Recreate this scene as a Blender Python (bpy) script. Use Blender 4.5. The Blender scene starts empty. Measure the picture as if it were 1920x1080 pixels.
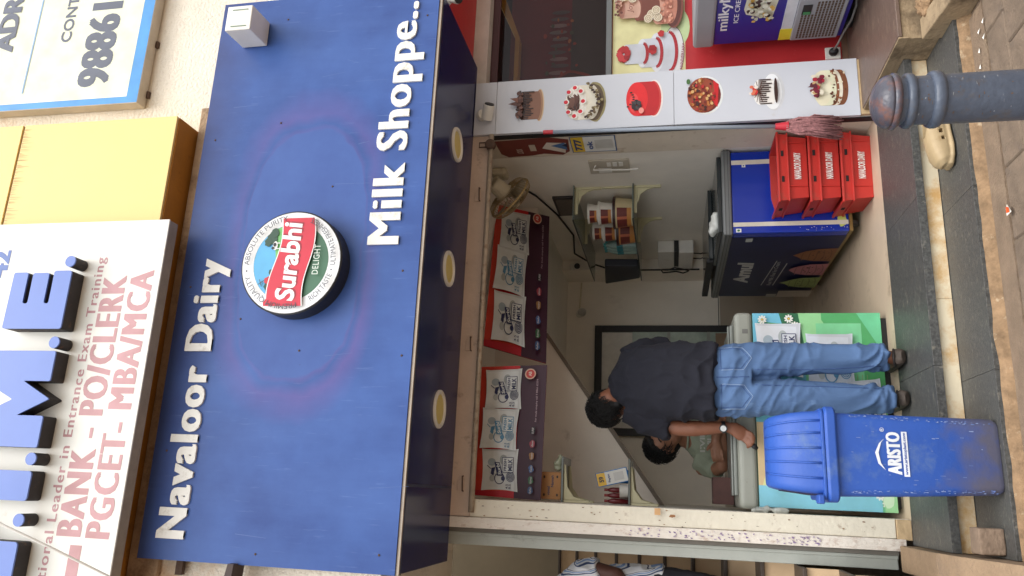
import bpy, bmesh, math, random
from mathutils import Vector, Matrix, noise
random.seed(7)
sc = bpy.context.scene
COL = sc.collection
R = math.radians

# ---------------------------------------------------------------- camera, sky, sun, exposure
# the photograph was taken with the phone on its side: world up points to picture left
def set_camera():
    yaw, pitch, roll = R(15.241), R(11.693), R(-0.605)
    cy, sy, cp, sp = math.cos(yaw), math.sin(yaw), math.cos(pitch), math.sin(pitch)
    f = Vector((sy*cp, cy*cp, sp)); r = Vector((cy, -sy, 0)); u = r.cross(f)
    c, s = math.cos(roll), math.sin(roll)
    r2 = c*r + s*u; u2 = -s*r + c*u
    cam = bpy.data.cameras.new('camera'); co = bpy.data.objects.new('camera', cam); COL.objects.link(co)
    m = Matrix((-u2, r2, -f)).transposed().to_4x4()
    m.translation = Vector((0, -4.2, 1.32))
    co.matrix_world = m
    cam.sensor_fit = 'HORIZONTAL'; cam.sensor_width = 36; cam.lens = 1430/1920*36
    cam.clip_start = .05; cam.clip_end = 500
    sc.camera = co
set_camera()

SUN_EL, SUN_AZ = R(62), R(170)      # azimuth clockwise from +Y: the sun stands in front of the shop, behind the camera
w = bpy.data.worlds.new('World'); sc.world = w; w.use_nodes = True
nt = w.node_tree; nt.nodes.clear()
sky = nt.nodes.new('ShaderNodeTexSky'); sky.sky_type = 'NISHITA'; sky.sun_disc = False
sky.sun_elevation = SUN_EL; sky.sun_rotation = SUN_AZ; sky.dust_density = 3.0; sky.air_density = 1.2; sky.ozone_density = .6
hs = nt.nodes.new('ShaderNodeHueSaturation'); hs.inputs['Saturation'].default_value = .18
bg = nt.nodes.new('ShaderNodeBackground'); bg.inputs['Strength'].default_value = .15
ow = nt.nodes.new('ShaderNodeOutputWorld')
nt.links.new(sky.outputs[0], hs.inputs['Color']); nt.links.new(hs.outputs[0], bg.inputs[0]); nt.links.new(bg.outputs[0], ow.inputs[0])
sl = bpy.data.lights.new('sun', 'SUN'); sl.energy = .5; sl.angle = R(40); sl.color = (1, .965, .91)
so = bpy.data.objects.new('sun', sl); COL.objects.link(so); so.location = (0, -6, 8)
sd = Vector((math.sin(SUN_AZ)*math.cos(SUN_EL), math.cos(SUN_AZ)*math.cos(SUN_EL), math.sin(SUN_EL)))
so.rotation_euler = (-sd).to_track_quat('-Z', 'Y').to_euler()
sc.view_settings.view_transform = 'Standard'; sc.view_settings.look = 'None'
sc.view_settings.gamma = 1; sc.view_settings.exposure = 1.06; sc.view_settings.use_curve_mapping = False
sc.render.engine = 'CYCLES'
sc.cycles.max_bounces = 10; sc.cycles.diffuse_bounces = 6; sc.cycles.use_denoising = True

# ---------------------------------------------------------------- materials
def lin(v):
    v /= 255.0
    return v/12.92 if v <= .04045 else ((v+.055)/1.055)**2.4
def S(r, g, b): return (lin(r), lin(g), lin(b), 1)
MATS = {}
def mat(name, col, rough=.6, var=.12, scale=7, bump=0, bscale=80, metal=0, dirt=None, damt=.3, dscale=3, stretch=None, alpha=None, spec=.5, coat=0, base=None):
    if name in MATS: return MATS[name]
    m = bpy.data.materials.new(name); MATS[name] = m; m.use_nodes = True
    n = m.node_tree.nodes; l = m.node_tree.links; b = n['Principled BSDF']
    b.inputs['Roughness'].default_value = rough; b.inputs['Metallic'].default_value = metal
    b.inputs['Specular IOR Level'].default_value = spec
    if coat: b.inputs['Coat Weight'].default_value = coat; b.inputs['Coat Roughness'].default_value = .12
    tc = n.new('ShaderNodeTexCoord'); mp = n.new('ShaderNodeMapping'); l.new(tc.outputs['Object'], mp.inputs[0])
    if stretch: mp.inputs['Scale'].default_value = stretch
    nz = n.new('ShaderNodeTexNoise'); nz.inputs['Scale'].default_value = scale; nz.inputs['Detail'].default_value = 6; nz.inputs['Roughness'].default_value = .65
    l.new(mp.outputs[0], nz.inputs['Vector'])
    rp = n.new('ShaderNodeValToRGB'); rp.color_ramp.elements[0].position = .3; rp.color_ramp.elements[1].position = .7
    rp.color_ramp.elements[0].color = tuple(max(0, c*(1-var)) for c in col[:3])+(1,)
    rp.color_ramp.elements[1].color = tuple(min(1, c*(1+var)) for c in col[:3])+(1,)
    l.new(nz.outputs[0], rp.inputs[0]); out = rp.outputs[0]
    if dirt:
        d = n.new('ShaderNodeTexNoise'); d.inputs['Scale'].default_value = dscale; d.inputs['Detail'].default_value = 9; d.inputs['Roughness'].default_value = .72
        mp2 = n.new('ShaderNodeMapping'); mp2.inputs['Location'].default_value = (3.1, 1.7, 5.3); l.new(mp.outputs[0], mp2.inputs[0]); l.new(mp2.outputs[0], d.inputs['Vector'])
        dr = n.new('ShaderNodeValToRGB'); p = .68-.36*damt
        dr.color_ramp.elements[0].position = p; dr.color_ramp.elements[1].position = min(1, p+.16)
        dr.color_ramp.elements[0].color = (0, 0, 0, 1); dr.color_ramp.elements[1].color = (.85, .85, .85, 1)
        l.new(d.outputs[0], dr.inputs[0])
        mx = n.new('ShaderNodeMixRGB'); l.new(dr.outputs[0], mx.inputs[0]); l.new(out, mx.inputs[1]); mx.inputs[2].default_value = dirt
        out = mx.outputs[0]
    if base:      # grime splashed up from the ground: colour, height
        sz = n.new('ShaderNodeSeparateXYZ'); l.new(tc.outputs['Object'], sz.inputs[0])
        bz = n.new('ShaderNodeTexNoise'); bz.inputs['Scale'].default_value = 13; bz.inputs['Detail'].default_value = 8; l.new(tc.outputs['Object'], bz.inputs['Vector'])
        ad = n.new('ShaderNodeMath'); ad.operation = 'MULTIPLY_ADD'; ad.inputs[1].default_value = -base[1]*1.6; l.new(bz.outputs[0], ad.inputs[0]); l.new(sz.outputs[2], ad.inputs[2])
        mr = n.new('ShaderNodeMapRange'); mr.inputs[1].default_value = base[1]*.3; mr.inputs[2].default_value = -base[1]*.7; mr.inputs[3].default_value = 0; mr.inputs[4].default_value = .8; l.new(ad.outputs[0], mr.inputs[0])
        mb_ = n.new('ShaderNodeMixRGB'); l.new(mr.outputs[0], mb_.inputs[0]); l.new(out, mb_.inputs[1]); mb_.inputs[2].default_value = base[0]; out = mb_.outputs[0]
    l.new(out, b.inputs['Base Color'])
    if bump:
        bn = n.new('ShaderNodeTexNoise'); bn.inputs['Scale'].default_value = bscale; bn.inputs['Detail'].default_value = 4; l.new(mp.outputs[0], bn.inputs['Vector'])
        bp = n.new('ShaderNodeBump'); bp.inputs['Strength'].default_value = bump; bp.inputs['Distance'].default_value = .01
        l.new(bn.outputs[0], bp.inputs['Height']); l.new(bp.outputs[0], b.inputs['Normal'])
    if alpha is not None:
        b.inputs['Alpha'].default_value = alpha
    return m
def glass(name, col, rough=.05, trans=1.0):
    m = bpy.data.materials.new(name); m.use_nodes = True; b = m.node_tree.nodes['Principled BSDF']
    b.inputs['Base Color'].default_value = col; b.inputs['Roughness'].default_value = rough; b.inputs['Transmission Weight'].default_value = trans; b.inputs['IOR'].default_value = 1.3
    return m
def thin_glass(name, tint, gloss=.06):
    # window pane: lets light straight through with a weak mirror on top
    m = bpy.data.materials.new(name); m.use_nodes = True; n = m.node_tree.nodes; l = m.node_tree.links; n.clear()
    t = n.new('ShaderNodeBsdfTransparent'); t.inputs[0].default_value = tint; g = n.new('ShaderNodeBsdfGlossy'); g.inputs['Roughness'].default_value = .03
    x = n.new('ShaderNodeMixShader'); x.inputs[0].default_value = gloss; o = n.new('ShaderNodeOutputMaterial')
    l.new(t.outputs[0], x.inputs[1]); l.new(g.outputs[0], x.inputs[2]); l.new(x.outputs[0], o.inputs[0]); return m
def print_mat(name, rough, dust):
    # flat printing: colour from the 'Col' attribute with fine grime on top
    m = bpy.data.materials.new(name); m.use_nodes = True
    n = m.node_tree.nodes; l = m.node_tree.links; b = n['Principled BSDF']; b.inputs['Roughness'].default_value = rough
    a = n.new('ShaderNodeAttribute'); a.attribute_name = 'Col'
    tc = n.new('ShaderNodeTexCoord'); nz = n.new('ShaderNodeTexNoise'); nz.inputs['Scale'].default_value = 9; nz.inputs['Detail'].default_value = 8
    l.new(tc.outputs['Object'], nz.inputs['Vector'])
    rp = n.new('ShaderNodeValToRGB'); rp.color_ramp.elements[0].position = .35; rp.color_ramp.elements[1].position = .75
    rp.color_ramp.elements[0].color = (1, 1, 1, 1); rp.color_ramp.elements[1].color = tuple(1-dust*k for k in (.8, .9, 1.1))+(1,)
    l.new(nz.outputs[0], rp.inputs[0])
    mx = n.new('ShaderNodeMixRGB'); mx.blend_type = 'MULTIPLY'; mx.inputs[0].default_value = 1
    l.new(a.outputs['Color'], mx.inputs[1]); l.new(rp.outputs[0], mx.inputs[2]); l.new(mx.outputs[0], b.inputs['Base Color'])
    MATS[name] = m
    return m
PRINT = print_mat('print', .45, .22)

# ---------------------------------------------------------------- scene helpers
def tag(o, label=None, cat=None, group=None, kind=None):
    if label: o['label'] = label
    if cat: o['category'] = cat
    if group: o['group'] = group
    if kind: o['kind'] = kind
    return o
def thing(name, label, cat, loc=(0, 0, 0), rz=0, group=None, rot=None):
    o = bpy.data.objects.new(name, None); COL.objects.link(o); o.empty_display_size = .1
    o.location = loc; o.rotation_euler = rot or (0, 0, rz)
    return tag(o, label, cat, group)
def world_of(o):
    m = Matrix.LocRotScale(o.location, o.rotation_euler, o.scale)
    return world_of(o.parent) @ m if o.parent else m
def orient(v, faces):
    return faces
class MB:
    def __init__(s): s.v = []; s.f = []; s.c = []
    def add(s, v, f, c=None):
        k = len(s.v); s.v += [tuple(p) for p in v]; s.f += [tuple(i+k for i in q) for q in f]; s.c += [c]*len(f); return s
    def box(s, x0, x1, y0, y1, z0, z1):
        x0, x1 = min(x0, x1), max(x0, x1); y0, y1 = min(y0, y1), max(y0, y1); z0, z1 = min(z0, z1), max(z0, z1)
        return s.add([(x, y, z) for z in (z0, z1) for y in (y0, y1) for x in (x0, x1)],
                     [(0, 2, 3, 1), (4, 5, 7, 6), (0, 1, 5, 4), (2, 6, 7, 3), (0, 4, 6, 2), (1, 3, 7, 5)])
    def obox(s, c, ax, ay, az):   # oriented box: centre and three half-axis vectors
        c, ax, ay, az = map(Vector, (c, ax, ay, az))
        return s.add([c+i*ax+j*ay+k*az for k in (-1, 1) for j in (-1, 1) for i in (-1, 1)],
                     [(0, 2, 3, 1), (4, 5, 7, 6), (0, 1, 5, 4), (2, 6, 7, 3), (0, 4, 6, 2), (1, 3, 7, 5)])
    def prism(s, pts, n, d):      # closed polygon (3-D points), pushed by vector n*d
        n = Vector(n)*d; k = len(pts); a = [Vector(p) for p in pts]; b = [p+n for p in a]
        return s.add(a+b, [tuple(range(k))[::-1], tuple(range(k, 2*k))]+[(i, (i+1) % k, k+(i+1) % k, k+i) for i in range(k)])
    def rings(s, rs, cap=True, closed=False):   # list of equal-length rings
        n = len(rs[0]); v = [p for r in rs for p in r]; f = []
        m = len(rs)
        for i in range(m if closed else m-1):
            for j in range(n):
                a = i*n+j; b = i*n+(j+1) % n; i2 = (i+1) % m; f.append((a, b, i2*n+(j+1) % n, i2*n+j))
        if cap and not closed: f += [tuple(range(n))[::-1], tuple(range((m-1)*n, m*n))]
        return s.add(v, f)
    def cyl(s, p0, p1, r0, r1=None, n=16, cap=True):
        r1 = r0 if r1 is None else r1
        p0, p1 = Vector(p0), Vector(p1); t = (p1-p0).normalized(); a = t.orthogonal().normalized(); b = t.cross(a)
        return s.rings([[p+(a*math.cos(2*math.pi*i/n)+b*math.sin(2*math.pi*i/n))*r for i in range(n)] for p, r in ((p0, r0), (p1, r1))], cap)
    def tube(s, path, r, n=8, closed=False):
        P = [Vector(p) for p in path]; rs = []; m = len(P); prev = None
        for i, p in enumerate(P):
            if closed: t = (P[(i+1) % m]-P[i-1]).normalized()
            else: t = (P[min(i+1, m-1)]-P[max(i-1, 0)]).normalized()
            a = (prev-t*prev.dot(t)) if prev is not None else t.orthogonal()
            if a.length < 1e-6: a = t.orthogonal()
            a.normalize(); prev = a; b = t.cross(a); rr = r[i] if isinstance(r, (list, tuple)) else r
            rs.append([p+(a*math.cos(2*math.pi*j/n)+b*math.sin(2*math.pi*j/n))*rr for j in range(n)])
        return s.rings(rs, True, closed)
    def lathe(s, prof, c=(0, 0, 0), n=32, axis='Z', cap=True):
        c = Vector(c); rs = []
        for r, h in prof:
            ring = []
            for j in range(n):
                a = 2*math.pi*j/n; x, y = r*math.cos(a), r*math.sin(a)
                ring.append(c+(Vector((x, y, h)) if axis == 'Z' else Vector((x, h, y)) if axis == 'Y' else Vector((h, x, y))))
            rs.append(ring)
        return s.rings(rs, cap)
    def loft(s, secs, n=20, side=(1, 0, 0), pw=2.0):   # sections (centre, r_side, r_other)
        P = [Vector(q[0]) for q in secs]; rs = []; m = len(P); side = Vector(side)
        for i, q in enumerate(secs):
            t = (P[min(i+1, m-1)]-P[max(i-1, 0)]).normalized()
            sd_ = Vector(q[3]) if len(q) > 3 else side
            a = (sd_-t*sd_.dot(t)).normalized(); b = t.cross(a)
            ring = []
            for j in range(n):
                an = 2*math.pi*j/n; ca, sa = math.cos(an), math.sin(an)
                k = (abs(ca)**pw+abs(sa)**pw)**(-1/pw)
                ring.append(P[i]+a*ca*k*q[1]+b*sa*k*q[2])
            rs.append(ring)
        return s.rings(rs)
    def ball(s, c, r, n=14, sy=None, sz=None, rot=None):
        rx = r; ry = sy or r; rz = sz or r; c = Vector(c); rs = []
        for i in range(1, n):
            th = math.pi*i/n
            ring = [Vector((rx*math.sin(th)*math.cos(2*math.pi*j/(2*n)), ry*math.sin(th)*math.sin(2*math.pi*j/(2*n)), -rz*math.cos(th))) for j in range(2*n)]
            rs.append([c+(rot @ p if rot else p) for p in ring])
        return s.rings(rs)
    def build(s, name, m, parent=None, smooth=False, bevel=0, seg=2, loc=None, world=True, color=False):
        v = [Vector(p) for p in s.v]
        o_loc = Vector((0, 0, 0))
        if parent is not None:
            if world:
                inv = world_of(parent).inverted(); v = [inv @ p for p in v]
        elif loc is not None:
            o_loc = Vector(loc); v = [p-o_loc for p in v]
        me = bpy.data.meshes.new(name); me.from_pydata(v, [], s.f); me.update()
        bm = bmesh.new(); bm.from_mesh(me)
        if not color: bmesh.ops.recalc_face_normals(bm, faces=bm.faces[:])
        bm.to_mesh(me); bm.free()
        if smooth: me.shade_smooth()
        if color:
            at = me.color_attributes.new('Col', 'FLOAT_COLOR', 'CORNER'); i = 0
            for p in me.polygons:
                cc = s.c[p.index] or (1, 1, 1, 1)
                for li in p.loop_indices: at.data[li].color = cc
        o = bpy.data.objects.new(name, me); COL.objects.link(o); o.location = o_loc
        if m: me.materials.append(m)
        if parent is not None: o.parent = parent
        if bevel:
            b = o.modifiers.new('bevel', 'BEVEL'); b.width = bevel; b.segments = seg; b.limit_method = 'ANGLE'; b.angle_limit = R(35)
        return o
def box(name, m, x0, x1, y0, y1, z0, z1, parent=None, bevel=0, **k):
    loc = None if parent is not None else ((x0+x1)/2, (y0+y1)/2, min(z0, z1))
    return MB().box(x0, x1, y0, y1, z0, z1).build(name, m, parent, bevel=bevel, loc=loc, **k)
def structure(o): return tag(o, kind='structure')

def remeshed(mb, name, m, parent=None, voxel=.01, smooth=6, fn=None, loc=None):
    """one continuous closed surface grown from overlapping shapes"""
    me = bpy.data.meshes.new('tmp'); me.from_pydata(mb.v, [], mb.f); me.update()
    bm = bmesh.new(); bm.from_mesh(me); bmesh.ops.recalc_face_normals(bm, faces=bm.faces[:]); bm.to_mesh(me); bm.free()
    o = bpy.data.objects.new('tmp', me); COL.objects.link(o)
    r = o.modifiers.new('r', 'REMESH'); r.mode = 'VOXEL'; r.voxel_size = voxel
    if smooth:
        s = o.modifiers.new('s', 'SMOOTH'); s.factor = .5; s.iterations = smooth
    dg = bpy.context.evaluated_depsgraph_get(); me2 = bpy.data.meshes.new_from_object(o.evaluated_get(dg))
    bpy.data.objects.remove(o); bpy.data.meshes.remove(me)
    if fn:
        me2.update(); nr = [v.normal.copy() for v in me2.vertices]
        for v, nn in zip(me2.vertices, nr): v.co = v.co+nn*fn(v.co, nn)
    off = Vector((0, 0, 0))
    if parent is not None: me2.transform(world_of(parent).inverted())
    elif loc is not None: off = Vector(loc); me2.transform(Matrix.Translation(-off))
    me2.shade_smooth(); me2.name = name; me2.materials.clear(); me2.materials.append(m)
    o2 = bpy.data.objects.new(name, me2); COL.objects.link(o2); o2.location = off
    if parent is not None: o2.parent = parent
    return o2

# text as meshes (Blender's own built-in font)
_tc = {}
def text_geo(s, fat=0.0, shear=0.0, space=1.0, extrude=0.0):
    key = (s, fat, shear, space, extrude)
    if key in _tc: return _tc[key]
    c = bpy.data.curves.new('t', 'FONT'); c.body = s; c.size = 1; c.offset = fat; c.shear = shear; c.space_character = space; c.extrude = extrude
    c.resolution_u = 3
    o = bpy.data.objects.new('t', c); COL.objects.link(o)
    dg = bpy.context.evaluated_depsgraph_get(); me = o.evaluated_get(dg).to_mesh()
    v = [tuple(p.co) for p in me.vertices]; f = [tuple(p.vertices) for p in me.polygons]
    o.evaluated_get(dg).to_mesh_clear(); bpy.data.objects.remove(o); bpy.data.curves.remove(c)
    _tc[key] = (v, f); return v, f
def cap_h(fat):
    v, _ = text_geo('H', fat); ys = [p[1] for p in v]; return min(ys), max(ys)
def fit_text(s, x0, x1, y0, y1, fat=.02, shear=0, space=1.0, extrude=0.0, heavy=0.0):
    """ink from x0 to x1, a capital letter from y0 (baseline) to y1"""
    v, f = text_geo(s, fat, shear, space, extrude); lo, hi = cap_h(fat)
    a, b = min(p[0] for p in v), max(p[0] for p in v)
    sx = (x1-x0)/(b-a); sy = (y1-y0)/(hi-lo)
    v = [(x0+(p[0]-a)*sx, y0+(p[1]-lo)*sy, p[2]) for p in v]
    if heavy:     # bold: slightly shifted copies
        h = heavy*(y1-y0); n = len(v); w = (x1-x0); k = (w-2*h)/w; c = (x0+x1)/2
        v = [(c+(p[0]-c)*k, p[1], p[2]) for p in v]
        v = v+[(p[0]-h, p[1], p[2]*.999) for p in v]+[(p[0]+h, p[1], p[2]*.998) for p in v]
        f = f+[tuple(i+n for i in q) for q in f]+[tuple(i+2*n for i in q) for q in f]
    return v, f
def islands(v, f):
    par = list(range(len(v)))
    def fd(i):
        while par[i] != i: par[i] = par[par[i]]; i = par[i]
        return i
    for q in f:
        for i in q[1:]: par[fd(i)] = fd(q[0])
    # merge exactly coincident vertices
    seen = {}
    for i, p in enumerate(v):
        k = (round(p[0], 5), round(p[1], 5))
        if k in seen: par[fd(i)] = fd(seen[k])
        else: seen[k] = i
    g = {}
    for q in f: g.setdefault(fd(q[0]), []).append(q)
    L = []
    for fs in g.values():
        xs = [v[i][0] for q in fs for i in q]; L.append([min(xs), max(xs), fs])
    L.sort(key=lambda t: t[0]); out = []
    for a, b, fs in L:
        if out and a < out[-1][1]-.35*min(b-a, out[-1][1]-out[-1][0]): out[-1][1] = max(b, out[-1][1]); out[-1][2] = out[-1][2]+fs
        else: out.append([a, b, list(fs)])
    return [t[2] for t in out]
def raised_letters(s, x0, x1, z0, z1, y_back, y_front, m, parent, fat=.03, shear=0, space=1.0, name='letter', bevel=0, heavy=0):
    """upright letters facing -Y, each its own part"""
    v, f = fit_text(s, x0, x1, z0, z1, fat, shear, space, .5, heavy)
    for fs in islands(v, f):
        ids = sorted({i for q in fs for i in q}); mp = {i: k for k, i in enumerate(ids)}
        mb = MB(); mb.add([(v[i][0], y_front+(.5-v[i][2])*.6 if v[i][2] > 0 else y_back, v[i][1]) for i in ids], [tuple(mp[i] for i in q) for q in fs])
        o = mb.build(name, m, parent, bevel=0)
        bm = bmesh.new(); bm.from_mesh(o.data); bmesh.ops.remove_doubles(bm, verts=bm.verts[:], dist=1e-5); bmesh.ops.recalc_face_normals(bm, faces=bm.faces[:]); bm.to_mesh(o.data); bm.free()

class Print:
    """flat printing on a (possibly skewed) quad; design units W x H, origin lower left"""
    def __init__(s, c00, c10, c11, c01, W=1.0, H=1.0, eps=.0006, warp=None):
        s.q = [Vector(p) for p in (c00, c10, c11, c01)]; s.W = W; s.H = H; s.k = 1; s.eps = eps; s.mb = MB(); s.warp = warp
        s.n = (s.q[1]-s.q[0]).cross(s.q[3]-s.q[0]).normalized()
    def P(s, x, y):
        u, v = x/s.W, y/s.H; a, b, c, d = s.q
        p = a*(1-u)*(1-v)+b*u*(1-v)+c*u*v+d*(1-u)*v+s.n*(s.eps*s.k)
        return p
    def poly(s, pts, c):
        s.mb.add([s.P(*p) for p in pts], [tuple(range(len(pts)))], c); s.k += 1; return s
    def rect(s, x0, y0, x1, y1, c): return s.poly([(x0, y0), (x1, y0), (x1, y1), (x0, y1)], c)
    def ell(s, cx, cy, rx, ry, c, a0=0, a1=360, n=28, rot=0, wob=0):
        rot = R(rot); pts = []
        for i in range(n+(0 if a1-a0 >= 360 else 1)):
            t = R(a0+(a1-a0)*i/n); k = 1+wob*noise.noise(Vector((math.cos(t)*2+cx*31, math.sin(t)*2+cy*17, 3)))
            x, y = rx*k*math.cos(t), ry*k*math.sin(t); pts.append((cx+x*math.cos(rot)-y*math.sin(rot), cy+x*math.sin(rot)+y*math.cos(rot)))
        return s.poly(pts, c)
    def ring(s, cx, cy, r, w, c, n=28, ry=None):
        ry = ry or r; v = []
        for i in range(n):
            t = 2*math.pi*i/n
            v += [s.P(cx+r*math.cos(t), cy+ry*math.sin(t)), s.P(cx+(r-w)*math.cos(t), cy+(ry-w)*math.sin(t))]
        s.mb.add(v, [(2*i, (2*i+2) % (2*n), (2*i+3) % (2*n), 2*i+1) for i in range(n)], c); s.k += 1; return s
    def line(s, pts, w, c):
        for (ax, ay), (bx, by) in zip(pts, pts[1:]):
            d = Vector((bx-ax, by-ay)); L = d.length or 1; nx, ny = -d.y/L*w/2, d.x/L*w/2
            s.poly([(ax+nx, ay+ny), (ax-nx, ay-ny), (bx-nx, by-ny), (bx+nx, by+ny)], c); s.k -= 1
        s.k += 1; return s
    def text(s, t, x0, x1, y0, y1, c, fat=.02, shear=0, space=1.0, slope=0, heavy=0):
        h = heavy*(y1-y0); v, f = fit_text(t, x0+h, x1-h, y0, y1, fat, shear, space)
        for d in ((-h, 0, h) if heavy else (0,)):
            s.mb.add([s.P(p[0]+d, p[1]+slope*(p[0]-x0)) for p in v], f, c); s.k += .5
        s.k += .5; return s
    def arc_text(s, t, cx, cy, r, h, a0, a1, c, fat=.0, inward=False):
        v, f = fit_text(t, 0, 1, 0, h, fat); v2 = []
        for x, y, _ in v:
            a = R(a0+(a1-a0)*x); rr = r-y if inward else r+y
            v2.append(s.P(cx+rr*math.cos(a), cy+rr*math.sin(a)))
        s.mb.add(v2, f, c); s.k += 1; return s
    def build(s, name, parent, m=None, label=None):
        o = s.mb.build(name, m or PRINT, parent, color=True)
        if label: o['label'] = label
        return o
def front_print(x0, x1, z0, z1, y, W=None, H=None, **k):    # printing on a face that looks towards -Y
    return Print((x0, y, z0), (x1, y, z0), (x1, y, z1), (x0, y, z1), W or (x1-x0), H or (z1-z0), **k)
def rnd(a, b): return random.uniform(a, b)
# ---------------------------------------------------------------- material palette
plaster = mat('plaster', S(236, 227, 210), .9, .08, 5, 1.0, 60, dirt=S(204, 160, 112), damt=.34, dscale=1.3)
plaster_dark = mat('plaster_weathered', S(176, 150, 122), .95, .16, 9, .9, 70, dirt=S(110, 84, 62), damt=.5, dscale=4)
inner_wall = mat('inner_wall_paint', S(242, 236, 224), .75, .05, 3, .12, 40, dirt=S(200, 192, 180), damt=.15, dscale=1.2)
soffit_paint = mat('stair_soffit_paint', S(232, 225, 214), .8, .05, 3, .1, 40, dirt=S(150, 138, 122), damt=.25, dscale=2)
floor_tile = mat('floor_tile', S(206, 186, 162), .35, .06, 6, .03, 60, dirt=S(150, 128, 100), damt=.35, dscale=5)
granite = mat('granite', S(76, 76, 74), .42, .55, 75, .2, 160, dirt=S(138, 132, 118), damt=.34, dscale=22, stretch=(1, 2.6, 1))
riser_tile = mat('riser_tile', S(222, 208, 178), .5, .06, 5, .1, 50, dirt=S(196, 148, 78), damt=.62, dscale=3.2)
kerb_m = mat('kerb_concrete', S(138, 112, 84), .95, .35, 16, 1.0, 40, dirt=S(190, 172, 144), damt=.3, dscale=22)
pave_m = mat('paver', S(118, 102, 86), .9, .24, 12, .6, 90, dirt=S(104, 92, 82), damt=.4, dscale=7)
strip_m = mat('concrete_strip', S(128, 109, 90), .9, .2, 9, .7, 90, dirt=S(150, 130, 106), damt=.4, dscale=7)
sand_m = mat('sandy_concrete', S(150, 126, 100), .95, .14, 6, .7, 70, dirt=S(120, 104, 90), damt=.4, dscale=3)
stair_tile = mat('stair_tile', S(205, 175, 138), .5, .08, 5, dirt=S(170, 120, 70), damt=.3, dscale=3)
dark_line = mat('dark_grout', S(40, 36, 32), .8)
paint_cream = mat('pillar_paint', S(220, 213, 194), .7, .07, 6, .35, 40, dirt=S(120, 84, 52), damt=.2, dscale=9)
paint_crack = mat('cracked_paint', S(224, 216, 204), .8, .08, 9, .6, 70, dirt=S(170, 140, 120), damt=.4, dscale=26, stretch=(1, 1, .5))
grey_paint = mat('grey_jamb_paint', S(168, 172, 164), .7, .07, 6, .2, 40, dirt=S(120, 116, 104), damt=.22, dscale=7)
lintel_m = mat('lintel_paint', S(206, 184, 166), .7, .08, 6, .25, 40, dirt=S(120, 92, 70), damt=.25, dscale=9)
steel_old = mat('old_steel', S(176, 160, 140), .45, .2, 14, .3, 60, metal=.3, dirt=S(110, 70, 44), damt=.4, dscale=12)
rust = mat('rusty_iron', S(86, 66, 54), .8, .25, 14, .4, 80)
black_m = mat('black_plastic', S(28, 28, 30), .5, .2, 10)
white_pl = mat('white_plastic', S(228, 226, 218), .45, .04, 6, dirt=S(170, 150, 120), damt=.2, dscale=8)
ivory_pl = mat('ivory_plastic', S(214, 206, 182), .5, .05, 6)
white_panel = mat('white_acp_panel', S(200, 203, 210), .3, .02, 4, dirt=S(190, 185, 176), damt=.14, dscale=6)
white_letter = mat('white_acrylic', S(232, 230, 222), .35, .05, 9, dirt=S(186, 178, 160), damt=.4, dscale=11)
navy_acp = mat('navy_soffit_panel', S(30, 38, 90), .2, .08, 3, spec=.35, dirt=S(70, 70, 100), damt=.2, dscale=3)
alu = mat('aluminium_trim', S(190, 176, 160), .45, .12, 12, metal=.4)
blue_edge = mat('sign_edge_dark', S(52, 58, 84), .6, .2, 12)

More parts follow.
